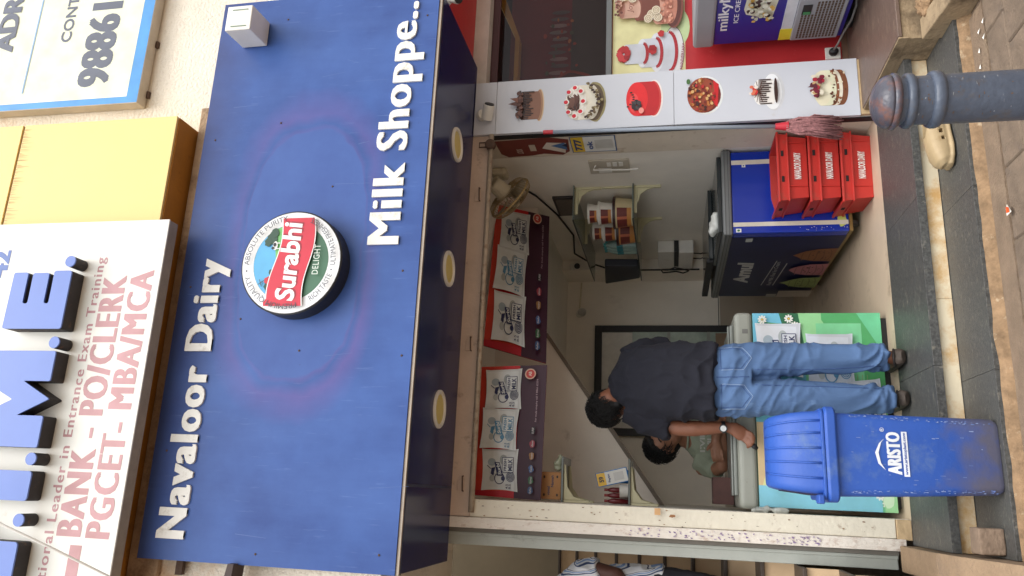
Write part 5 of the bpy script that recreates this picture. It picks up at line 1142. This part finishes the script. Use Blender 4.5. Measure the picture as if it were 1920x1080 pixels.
# ---------------------------------------------------------------- clog on the lower step
cl = thing('rubber_clog', 'beige rubber clog standing on the lower step behind the bollard', 'shoe', (1.655, -.70, .066), R(186))
clm = mat('clog_beige', S(172, 150, 114), .55, .08, 14, .1, 60, dirt=S(150, 124, 86), damt=.35, dscale=16)
c_ = MB(); c_.loft([((-.128, 0, .040), .034, .036), ((-.11, 0, .052), .046, .050), ((-.06, 0, .054), .049, .052), ((0, 0, .054), .053, .052), ((.06, 0, .052), .060, .050), ((.11, .0, .047), .061, .045), ((.14, 0, .040), .052, .036), ((.158, 0, .032), .032, .022)], 22, side=(0, 1, 0), pw=2.5)
c_.loft([((-.140, 0, .013), .040, .013), ((-.07, 0, .013), .050, .013), ((0, 0, .013), .052, .013), ((.08, 0, .013), .066, .013), ((.13, 0, .015), .06, .013), ((.165, 0, .018), .035, .012)], 22, side=(0, 1, 0), pw=3)
c_.v = [tuple(world_of(cl) @ Vector(p)) for p in c_.v]
shoe = remeshed(c_, 'shoe_body', clm, cl, .004, 4)
def cutter(mb):
    o = mb.build('cut', None, cl, world=False); o.hide_render = True; return o
def boolean(o, mb):
    k = cutter(mb); b = o.modifiers.new('b', 'BOOLEAN'); b.object = k; b.operation = 'DIFFERENCE'; b.solver = 'EXACT'
    bpy.context.view_layer.update()
    dg = bpy.context.evaluated_depsgraph_get(); me = bpy.data.meshes.new_from_object(o.evaluated_get(dg)); o.modifiers.clear(); o.data = me; bpy.data.objects.remove(k)
boolean(shoe, MB().ball((-.055, 0, .085), .072, 12, .034, .066))
hc = MB()
for x, z, s_ in ((.005, .050, 1), (.045, .046, .8), (-.02, .062, .7)): hc.box(x-.012*s_, x+.012*s_, -.09, .09, z-.009*s_, z+.009*s_)
boolean(shoe, hc)
MB().tube([(.0, -.050, .058), (-.05, -.050, .075), (-.10, -.045, .088), (-.135, -.02, .095), (-.138, .0, .096), (-.135, .02, .095), (-.10, .045, .088), (-.05, .05, .075), (.0, .05, .058)], .0085, 8).build('heel_strap', clm, cl, smooth=True, world=False)
MB().cyl((-.002, -.048, .06), (-.002, -.058, .06), .011, n=14).build('strap_rivet', mat('rivet', S(150, 136, 110), .5), cl, world=False)
MB().box(-.10, .02, -.03, .03, .026, .032).build('insole', mat('insole_green', S(74, 84, 66), .8), cl, world=False)

# ---------------------------------------------------------------- people
skin = mat('skin', S(128, 82, 60), .5, .08, 18, .08, 120); skin_d = mat('skin_dark', S(84, 52, 42), .5, .08, 18)
skin2 = mat('skin_mid', S(150, 106, 82), .5, .08, 18)
hairm = mat('black_hair', S(12, 11, 11), .65, .3, 80, .4, 160)
def folds(amp, fx, fz, seed=0.0):
    def f(p, n):
        q = Vector((p.x*fx, p.y*fx, p.z*fz+seed)); q2 = Vector((p.x*fx*2.3+3, p.y*fx*2.3, p.z*fz*2.1+seed))
        a = noise.noise(q); b = noise.noise(q2)
        return amp*((1-abs(a))**3*1.2-.55+.5*b)
    return f
def head_shape(mb, c, up, fw, s=1.0):
    """skull, jaw, nose, brow, ears around centre c; up and forward vectors"""
    c, up, fw = Vector(c), Vector(up).normalized(), Vector(fw); fw = (fw-up*fw.dot(up)).normalized(); rt = fw.cross(up)
    rot = Matrix((rt, fw, up)).transposed()
    mb.ball(c+up*.02*s, .078*s, 12, .096*s, .095*s, rot); mb.ball(c-up*.05*s+fw*.028*s, .058*s, 10, .062*s, .068*s, rot)
    mb.loft([(c+fw*.088*s+up*.012*s, .009*s, .008*s), (c+fw*.102*s-up*.012*s, .013*s, .012*s), (c+fw*.108*s-up*.028*s, .017*s, .012*s), (c+fw*.092*s-up*.036*s, .015*s, .008*s)], 10, side=rt)
    mb.ball(c+fw*.084*s+up*.02*s, .05*s, 8, .012*s, .012*s, rot)
    for k in (-1, 1): mb.ball(c+rt*.078*s*k-fw*.005*s-up*.008*s, .009*s, 8, .020*s, .030*s, rot)
    mb.ball(c+fw*.086*s-up*.062*s, .024*s, 8, .012*s, .010*s, rot); mb.ball(c+fw*.078*s-up*.092*s, .02*s, 8, .016*s, .016*s, rot)
    return rot
def face_bits(par, c, rot, s=1.0):
    c = Vector(c)
    L = lambda x, y, z: c+rot @ Vector((x*s, y*s, z*s))
    for k in (-1, 1):
        MB().ball(L(.031*k, .082, .003), .012*s, 8, .007*s, .008*s, rot).build('eye', mat('eye_white', S(206, 200, 192), .3), par, smooth=True)
        MB().ball(L(.031*k, .0885, .003), .006*s, 8, .003*s, .006*s, rot).build('iris', mat('iris_dark', S(24, 16, 14), .2), par, smooth=True)
        MB().tube([L(.012*k, .094, .02), (L(.032*k, .093, .027)), L(.052*k, .078, .02)], .0045*s, 6).build('eyebrow', hairm, par, smooth=True)
    MB().tube([L(-.024, .084, -.062), L(-.01, .096, -.060), L(.01, .096, -.060), L(.024, .084, -.062)], .005*s, 6).build('lips', mat('lips', S(110, 62, 56), .5), par, smooth=True)
def hair_cap(par, c, rot, s=1.0, front=.055, low=-.03, curls=260, seed=1, name='hair', nape=False):
    """a clumpy cap of hair over the skull with loose locks"""
    c = Vector(c); mb = MB(); rg = random.Random(seed)
    mb.ball(c+rot @ Vector((0, -.012*s, .036*s)), .089*s, 12, .099*s, .094*s, rot); mb.ball(c+rot @ Vector((0, -.045*s, -.005*s)), .080*s, 10, .062*s, .085*s, rot)
    mb.ball(c+rot @ Vector((0, .052*s, .082*s)), .066*s, 10, .045*s, .034*s, rot)
    if nape: mb.ball(c+rot @ Vector((0, -.05*s, -.06*s)), .062*s, 10, .045*s, .06*s, rot)
    o = remeshed(mb, name, hairm, par, .008, 2, lambda p, n: .006*noise.noise(p*30)+.006*noise.noise(p*80)-.004)
    lk = MB()
    for i in range(curls*4):
        th = rg.uniform(0, 6.28); ph = rg.uniform(-1.15 if (nape and math.sin(th) < -.1) else -.35, 1.5)
        d = Vector((math.cos(th)*math.cos(ph), math.sin(th)*math.cos(ph), math.sin(ph)))
        if d.y > .55 and d.z < .55: continue
        p = Vector((d.x*.086*s, -.014*s+d.y*.098*s, .03*s+d.z*.095*s)); t = Vector((rg.uniform(-1, 1), rg.uniform(-1, 1), rg.uniform(-1.2, .3))); t = (t-d*t.dot(d)).normalized(); L = rg.uniform(.025, .06)*s
        q = [p, p+d*.010+t*L*.4, p+d*.014+t*L*.8, p+d*.006+t*L*1.15]
        lk.tube([c+rot @ v for v in q], [.0016*s, .002*s, .0016*s, .0005], 4)
    tag(lk.build('hair_locks', hairm, o, smooth=True), kind='stuff')
    return o
def stitch(target, pts, m, par, r=.002, name='seam', frm=(0, -1, 0)):
    mw = world_of(target); inv = mw.inverted(); path = []
    f = Vector(frm); dense = []
    for a, b in zip(pts, pts[1:]):
        for i in range(8): dense.append(Vector(a).lerp(Vector(b), i/8))
    dense.append(Vector(pts[-1]))
    for p in dense:
        o = inv @ (p+f*2); d = (inv.to_3x3() @ (-f)).normalized(); ok, loc, nn, _ = target.ray_cast(o, d)
        if ok: path.append(mw @ (loc+nn*.0012))
    if len(path) > 2: MB().tube(path, r, 5).build(name, m, par, smooth=True)

# --- customer seen from behind
p1 = thing('person', 'person in dark navy t-shirt and blue jeans leaning on the counter, back to us', 'person', (.62, -.12, .178))
b = MB()
b.loft([((.61, -.05, .95), .14, .10), ((.61, -.03, 1.15), .145, .10), ((.605, .04, 1.36), .17, .10), ((.60, .09, 1.52), .17, .09), ((.575, .12, 1.60), .08, .07), ((.545, .14, 1.64), .052, .054), ((.515, .16, 1.70), .05, .052)], 20)
for hx, kx, ax in ((.705, .725, .727), (.515, .53, .521)):
    b.loft([((hx, -.055, 1.0), .085, .09), ((hx+.01, -.08, .80), .075, .08), ((kx, -.10, .60), .056, .06), ((kx, -.12, .45), .052, .056), ((ax, -.13, .30), .036, .04), ((ax, -.13, .22), .034, .040)], 16)
    b.loft([((ax, -.165, .215), .032, .028), ((ax, -.10, .215), .038, .030), ((ax, -.02, .205), .042, .022), ((ax, .05, .2), .036, .016)], 14)
# arm on the left, hanging to the counter edge
b.loft([((.44, .09, 1.53), .058, .058), ((.392, .075, 1.40), .050, .050), ((.367, .06, 1.27), .042, .042), ((.368, .052, 1.20), .043, .042), ((.374, .045, 1.10), .036, .034), ((.379, .04, 1.02), .026, .023)], 16)
b.loft([((.379, .04, 1.03), .026, .022), ((.371, .042, .995), .036, .022), ((.352, .046, .965), .041, .020), ((.336, .05, .945), .038, .017)], 14, side=(.75, 0, -.66))
fing = [((.362, .045, .935), (.345, .03, .905), (.322, .028, .895), (.308, .04, .905)), ((.345, .046, .935), (.326, .026, .908), (.303, .024, .900), (.292, .036, .910)), ((.330, .048, .940), (.309, .028, .918), (.289, .028, .911), (.279, .040, .918)), ((.318, .05, .95), (.298, .036, .932), (.283, .036, .926), (.275, .046, .930))]
for q in fing: b.tube(q, [.0115, .0105, .0095, .008], 8)
b.tube([(.352, .056, .985), (.330, .066, .965), (.312, .066, .942), (.300, .058, .925)], [.014, .0125, .011, .009], 8)
# other arm, forward on the counter
b.loft([((.77, .10, 1.52), .058, .058), ((.825, .20, 1.38), .05, .05), ((.83, .30, 1.26), .042, .042), ((.78, .40, 1.13), .036, .036), ((.72, .45, 1.04), .027, .025)], 14)
b.loft([((.725, .45, 1.045), .03, .022), ((.69, .47, 1.015), .04, .018), ((.66, .48, 1.003), .036, .014)], 12)
for k in range(4): b.tube([(.675, .455+.018*k, 1.008), (.645, .455+.02*k, 1.006), (.615, .46+.02*k, 1.003), (.597, .465+.02*k, 1.001)], [.0095, .009, .008, .007], 8)
b.tube([(.70, .445, 1.02), (.68, .425, 1.012), (.655, .42, 1.006)], [.012, .011, .008], 8)
H1, U1, F1 = (.490, .205, 1.655), (-.42, .36, .83), (-.26, .90, -.36)
rot1 = head_shape(b, H1, U1, F1, .98)
body1 = remeshed(b, 'body', skin, p1, .0052, 4)
face_bits(p1, H1, rot1, .98); hair_cap(p1, H1, rot1, .98, curls=520, seed=3, nape=True)
denim = mat('denim', S(80, 108, 148), .85, .12, 4, .25, 260, dirt=S(124, 154, 190), damt=.34, dscale=3.2, stretch=(1.6, 1.6, .6))
j = MB()
j.loft([((.612, -.055, .915), .17, .125), ((.612, -.055, 1.0), .19, .132), ((.612, -.045, 1.08), .186, .125), ((.612, -.035, 1.145), .178, .115)], 24)
for k in (-1, 1): j.ball((.612+.085*k, -.11, 1.0), .09, 10, .075, .10)
j.loft([((.703, -.06, 1.0), .102, .115), ((.714, -.085, .86), .096, .105), ((.72, -.10, .70), .086, .088), ((.722, -.105, .58), .081, .083), ((.724, -.118, .46), .076, .08), ((.727, -.128, .34), .066, .074), ((.728, -.13, .262), .060, .070)], 20)
j.loft([((.518, -.06, 1.0), .102, .115), ((.524, -.085, .86), .097, .105), ((.529, -.10, .70), .088, .09), ((.529, -.105, .58), .083, .085), ((.526, -.118, .46), .078, .082), ((.522, -.128, .34), .068, .076), ((.520, -.13, .252), .062, .072)], 20)
def jf(p, n):
    low = max(0, min(1, (.62-p.z)/.3)); hi = max(0, (p.z-.85)/.3)
    q = Vector((p.x*9, p.y*9, p.z*(17+14*low)))+Vector((0, 0, p.x*9))
    a = noise.noise(q); b2 = noise.noise(q*2.1+Vector((5, 1, 2)))
    return (.007+.010*low+.004*hi)*((1-abs(a))**3*1.3-.6)+.003*b2
jeans = remeshed(j, 'jeans', denim, p1, .007, 4, jf)
seam = mat('denim_seam', S(60, 84, 130), .9); thread = mat('denim_thread', S(150, 168, 196), .8)
stitch(jeans, [(.612, 0, 1.09), (.612, 0, 1.0), (.614, 0, .93)], seam, p1, .0022)
for sx in (-1, 1):
    cx_ = .612+.098*sx
    pk = [(cx_-.062, 0, 1.065), (cx_-.060, 0, .955), (cx_, 0, .915), (cx_+.058, 0, .955), (cx_+.062, 0, 1.065)]
    stitch(jeans, pk, thread, p1, .0012, 'pocket_stitch'); stitch(jeans, [(x+(.008 if x < cx_ else -.008 if x > cx_ else 0), y, z+.012) for x, y, z in pk], seam, p1, .0014, 'pocket_stitch')
    stitch(jeans, [(cx_-.062, 0, 1.066), (cx_+.062, 0, 1.066)], seam, p1, .0018, 'pocket_stitch')
for pts in ([(.655, 0, .90), (.66, 0, .6), (.678, 0, .30)], [(.575, 0, .90), (.57, 0, .6), (.56, 0, .30)]): stitch(jeans, pts, seam, p1, .0022)
for x in (.55, .67): MB().box(x-.006, x+.006, -.19, -.17, 1.075, 1.075+.05) if 0 else None
tee = mat('navy_cotton', S(23, 24, 35), .9, .1, 6, .25, 200)
s_ = MB()
s_.loft([((.603, -.055, 1.085), .203, .15), ((.605, -.045, 1.16), .205, .148), ((.612, -.015, 1.26), .21, .142), ((.616, .03, 1.37), .213, .135), ((.61, .07, 1.47), .208, .122), ((.603, .098, 1.545), .185, .105), ((.585, .12, 1.595), .118, .082), ((.565, .135, 1.622), .07, .068)], 26, pw=2.3)
s_.loft([((.47, .10, 1.55), .085, .085), ((.415, .085, 1.46), .083, .082), ((.382, .068, 1.36), .074, .074), ((.372, .062, 1.322), .073, .073)], 18)
s_.loft([((.735, .105, 1.55), .085, .085), ((.79, .14, 1.47), .082, .08), ((.822, .185, 1.385), .074, .072), ((.828, .205, 1.355), .072, .07)], 18)
def sf(p, n):
    a = noise.noise(Vector((p.x*8+p.z*5, p.y*7, p.z*7-p.x*6))); b2 = noise.noise(Vector((p.x*20, p.y*18, p.z*12+4)))
    lowf = max(0, 1.4-p.z)
    c3 = noise.noise(Vector((p.x*5-p.z*9, p.y*5, p.z*4+p.x*12+2)))
    return (.010+.024*lowf)*((1-abs(a))**3*1.3-.55)+.009*((1-abs(c3))**4-.3)+.0022*b2
shirt = remeshed(s_, 't_shirt', tee, p1, .0075, 4, sf)
collar = MB().tube([(.565+.066*math.cos(a)-.01*math.sin(a), .135+.066*math.sin(a), 1.624+.012*math.sin(a)) for a in [2*math.pi*i/24 for i in range(24)]], .0075, 8, True).build('collar', tee, shirt, smooth=True)
# sandals
sdm = mat('sandal_brown', S(66, 56, 48), .7, .2, 16, .2, 80); strp = mat('sandal_strap', S(40, 34, 32), .6)
for ax in (.727, .521):
    sb = MB().loft([((ax, -.185, .196), .030, .018), ((ax, -.165, .212), .041, .033), ((ax, -.12, .205), .044, .026), ((ax, -.03, .20), .047, .022), ((ax, .06, .198), .048, .02), ((ax, .10, .196), .034, .017)], 18, pw=2.4)
    sn = remeshed(sb, 'sandal', sdm, p1, .005, 2, lambda p, n: .002*noise.noise(p*60))
    MB().tube([(ax-.04, -.12, .222), (ax-.035, -.165, .236), (ax, -.182, .243), (ax+.035, -.165, .236), (ax+.04, -.12, .222)], .006, 8).build('heel_strap', strp, sn, smooth=True)
# wrist watch
wt_ = thing('wrist_watch', 'black wrist watch with pale dial on the leaning customer\'s wrist', 'watch', (.377, .045, 1.045))
axw = Vector((-.06, .06, 1)).normalized(); cw = Vector((.3775, .0425, 1.048)); e1 = axw.orthogonal().normalized(); e2 = axw.cross(e1)
MB().rings([[cw+axw*h+(e1*math.cos(2*math.pi*i/24)+e2*math.sin(2*math.pi*i/24))*r for i in range(24)] for h, r in ((-.010, .0285), (-.010, .032), (.010, .0325), (.010, .029))], False, True).build('strap', black_m, wt_, smooth=True)
fdir = Vector((-.25, -.95, .1)).normalized(); cd = cw+fdir*.031
MB().cyl(cd, cd+fdir*.010, .021, n=24).build('watch_case', black_m, wt_); MB().cyl(cd+fdir*.0102, cd+fdir*.0115, .0155, n=24).build('dial', mat('dial_pale', S(206, 208, 206), .3), wt_)
tag(MB().loft([((.297, .040, .912), .012, .007), ((.283, .040, .897), .014, .008), ((.268, .042, .880), .009, .006)], 12, side=(.6, 0, -.6)).build('car_key', black_m, smooth=True, loc=(.28, .04, .89)), 'small black key fob held at the counter edge', 'key')

# --- shopkeeper behind the counter
p2 = thing('person', 'person in olive t-shirt with folded arms behind the counter', 'person', (.36, .95, .178))
b = MB()
b.loft([((.38, 1.0, .50), .15, .11), ((.38, .98, .75), .15, .11), ((.375, .95, 1.0), .16, .10), ((.37, .90, 1.14), .15, .085), ((.37, .875, 1.205), .075, .06), ((.368, .855, 1.25), .05, .05), ((.362, .82, 1.31), .048, .05)], 18)
for x in (.30, .46): b.loft([((x, 1.0, .55), .08, .08), ((x, .95, .50), .075, .07), ((x, .80, .49), .06, .06), ((x, .78, .30), .045, .05), ((x, .80, .20), .035, .04)], 12)
b.loft([((.20, .88, 1.14), .052, .052), ((.185, .80, 1.06), .046, .046), ((.20, .70, 1.02), .04, .04), ((.30, .665, 1.02), .037, .035), ((.42, .66, 1.025), .027, .025)], 14, side=(0, 0, 1))
b.loft([((.42, .66, 1.025), .027, .02), ((.46, .665, 1.025), .036, .017), ((.49, .67, 1.02), .034, .014)], 12, side=(0, .4, .9))
b.loft([((.54, .88, 1.14), .052, .052), ((.56, .80, 1.06), .046, .046), ((.53, .71, 1.03), .04, .04), ((.43, .635, 1.05), .035, .033), ((.345, .62, 1.06), .026, .024)], 14, side=(0, 0, 1))
b.loft([((.345, .62, 1.06), .027, .02), ((.31, .617, 1.06), .038, .017), ((.285, .62, 1.055), .034, .014)], 12, side=(0, 0, 1))
for k in range(4): b.tube([(.293, .612, 1.085-.019*k), (.265, .610, 1.083-.02*k), (.240, .617, 1.078-.02*k), (.224, .632, 1.074-.02*k)], [.0095, .009, .0082, .007], 8)
b.tube([(.325, .61, 1.085), (.305, .60, 1.105), (.285, .602, 1.112)], [.012, .0105, .008], 8)
for k in range(4): b.tube([(.485, .655, 1.045-.016*k), (.51, .66, 1.045-.017*k), (.535, .675, 1.04-.017*k)], [.009, .0085, .007], 8)
H2, U2, F2 = (.338, .78, 1.362), (-.42, .0, .90), (.52, -.80, .24)
rot2 = head_shape(b, H2, U2, F2, 1.0)
remeshed(b, 'body', skin2, p2, .0055, 4)
face_bits(p2, H2, rot2); hair_cap(p2, H2, rot2, 1.0, curls=300, seed=9)
bd_ = MB()
for i in range(60):
    a = rnd(-1.15, 1.15); d = Vector((math.sin(a)*.060, .028+math.cos(a)*.060, -.075+rnd(-.03, .02)-abs(0)))
    bd_.ball(Vector(H2)+rot2 @ d, .006, 4)
olive = mat('olive_cotton', S(146, 154, 134), .9, .08, 6, .25, 200)
s_ = MB(); s_.loft([((.38, .99, .70), .18, .135), ((.38, .97, .95), .185, .13), ((.375, .93, 1.08), .185, .115), ((.372, .90, 1.155), .16, .098), ((.372, .88, 1.205), .09, .075), ((.372, .87, 1.225), .066, .064)], 22, pw=2.3)
s_.loft([((.24, .89, 1.14), .07, .07), ((.195, .84, 1.09), .066, .068), ((.185, .775, 1.045), .06, .062)], 16, side=(0, 0, 1)); s_.loft([((.50, .89, 1.14), .07, .07), ((.55, .84, 1.09), .066, .068), ((.56, .775, 1.05), .06, .062)], 16, side=(0, 0, 1))
ts2 = remeshed(s_, 't_shirt', olive, p2, .0075, 4, folds(.008, 10, 11, 3))
MB().tube([(.372+.064*math.cos(a), .868+.064*math.sin(a), 1.226+.008*math.sin(a)) for a in [2*math.pi*i/24 for i in range(24)]], .007, 8, True).build('collar', olive, ts2, smooth=True)
mwp = MB()
v, f = fit_text('IIVINI', .29, .45, 1.115, 1.145, .03); v2, f2 = fit_text('-/ILV', .31, .43, 1.07, 1.10, .03)
def drape(v, f):
    out = []
    inv = world_of(ts2).inverted()
    for x, z, _ in v:
        ok, loc, nn, _ = ts2.ray_cast(inv @ Vector((x, .3, z)), (inv.to_3x3() @ Vector((0, 1, 0))).normalized()); out.append(world_of(ts2) @ (loc+nn*.0015) if ok else Vector((x, .77, z)))
    mwp.add(out, f, S(196, 196, 188))
drape(v, f); drape(v2, f2); mwp.build('chest_print', PRINT, ts2, color=True)
MB().loft([((.38, 1.0, .42), .17, .13), ((.38, 1.0, .60), .175, .135), ((.38, .99, .72), .165, .125)], 18).build('trousers', mat('dark_trousers', S(46, 46, 54), .9), p2, smooth=True)
stl = thing('stool', 'stool hidden behind the counter under the seated shopkeeper', 'stool', (.38, 1.02, .178))
MB().lathe([(0, .39), (.15, .39), (.155, .405), (.15, .418), (0, .418)], (.38, 1.02, 0), 28, cap=False).build('seat', black_m, stl)
for k in range(4): a = R(45+90*k); MB().cyl((.38+.11*math.cos(a), 1.02+.11*math.sin(a), .39), (.38+.15*math.cos(a), 1.02+.15*math.sin(a), .179), .012, n=10).build('leg', alu, stl)

# --- man in a striped shirt on the stairs
p3 = thing('person', 'person in white and blue striped shirt on the staircase at the left edge', 'person', (-.52, .35, .87))
def stripe_mat():
    m = bpy.data.materials.new('striped_cotton'); m.use_nodes = True; n = m.node_tree.nodes; l = m.node_tree.links; bs = n['Principled BSDF']; bs.inputs['Roughness'].default_value = .85
    tc = n.new('ShaderNodeTexCoord'); mp = n.new('ShaderNodeMapping'); mp.inputs['Rotation'].default_value = (0, R(14), R(20)); l.new(tc.outputs['Object'], mp.inputs[0])
    sep = n.new('ShaderNodeSeparateXYZ'); l.new(mp.outputs[0], sep.inputs[0])
    mu = n.new('ShaderNodeMath'); mu.operation = 'MULTIPLY'; mu.inputs[1].default_value = 30; l.new(sep.outputs[0], mu.inputs[0])
    fr = n.new('ShaderNodeMath'); fr.operation = 'FRACT'; l.new(mu.outputs[0], fr.inputs[0])
    rp = n.new('ShaderNodeValToRGB'); rp.color_ramp.interpolation = 'CONSTANT'; e = rp.color_ramp.elements
    e[0].position = 0; e[0].color = S(222, 224, 228); e[1].position = .42; e[1].color = S(60, 78, 120)
    for p_, c in ((.56, S(214, 218, 224)), (.68, S(128, 156, 200)), (.80, S(222, 224, 228)), (.88, S(40, 52, 90)), (.93, S(222, 224, 228))): q = e.new(p_); q.color = c
    l.new(fr.outputs[0], rp.inputs[0]); l.new(rp.outputs[0], bs.inputs['Base Color']); return m
b = MB()
b.loft([((-.50, .36, 1.42), .13, .10), ((-.51, .37, 1.62), .14, .10), ((-.54, .36, 1.82), .16, .09), ((-.57, .34, 1.93), .13, .08), ((-.63, .30, 1.99), .06, .06), ((-.67, .27, 2.05), .05, .05)], 16)
b.loft([((-.43, .35, 1.86), .06, .06), ((-.385, .33, 1.74), .05, .05), ((-.40, .28, 1.62), .043, .043), ((-.50, .20, 1.54), .037, .036), ((-.60, .14, 1.50), .027, .025)], 14)
b.loft([((-.60, .14, 1.50), .028, .02), ((-.64, .12, 1.49), .038, .017), ((-.67, .11, 1.485), .034, .014)], 12)
for k in range(4): b.tube([(-.66, .10+.018*k, 1.488), (-.69, .095+.02*k, 1.482), (-.715, .10+.02*k, 1.47)], [.0095, .009, .007], 8)
b.tube([(-.625, .10, 1.50), (-.645, .08, 1.50), (-.665, .075, 1.49)], [.012, .011, .008], 8)
b.loft([((-.66, .36, 1.88), .06, .06), ((-.74, .34, 1.74), .05, .05), ((-.78, .26, 1.60), .042, .042), ((-.78, .14, 1.52), .034, .032)], 12)
for x, zf, y in ((-.44, .90, .36), (-.58, 1.07, .56)): b.loft([((x, .36, 1.45), .085, .09), ((x, (y+.30)/2, 1.22), .065, .07), ((x, y-.02, zf+.22), .05, .052), ((x, y, zf+.05), .035, .04), ((x, y+.04, zf+.02), .036, .022), ((x, y+.12, zf+.012), .03, .014)], 12)
rot3 = head_shape(b, (-.72, .23, 2.11), (-.4, -.2, .9), (-.6, .75, .1))
remeshed(b, 'body', skin_d, p3, .007, 4); face_bits(p3, (-.72, .23, 2.11), rot3); hair_cap(p3, (-.72, .23, 2.11), rot3, curls=80, seed=5)
s_ = MB(); s_.loft([((-.49, .35, 1.36), .155, .12), ((-.50, .36, 1.52), .158, .12), ((-.52, .37, 1.68), .165, .12), ((-.55, .36, 1.84), .17, .11), ((-.58, .335, 1.94), .14, .09), ((-.63, .30, 1.985), .075, .07)], 20)
s_.loft([((-.47, .355, 1.88), .088, .088), ((-.415, .345, 1.81), .082, .082), ((-.385, .33, 1.72), .076, .076)], 16); s_.loft([((-.66, .355, 1.89), .085, .085), ((-.73, .345, 1.78), .078, .078)], 14)
remeshed(s_, 'striped_shirt', stripe_mat(), p3, .008, 3, folds(.012, 9, 10, 7))
t_ = MB(); t_.loft([((-.505, .36, 1.30), .15, .12), ((-.505, .36, 1.46), .15, .115)], 18)
for x, zf, y in ((-.44, .90, .36), (-.58, 1.07, .56)): t_.loft([((x, .36, 1.42), .10, .105), ((x, (y+.30)/2, 1.22), .085, .09), ((x, y-.02, zf+.22), .068, .07), ((x, y, zf+.05), .055, .06)], 14)
remeshed(t_, 'trousers', mat('dark_trousers', S(46, 46, 54), .9), p3, .009, 3, folds(.006, 9, 16, 2))
p3.location.x -= .02
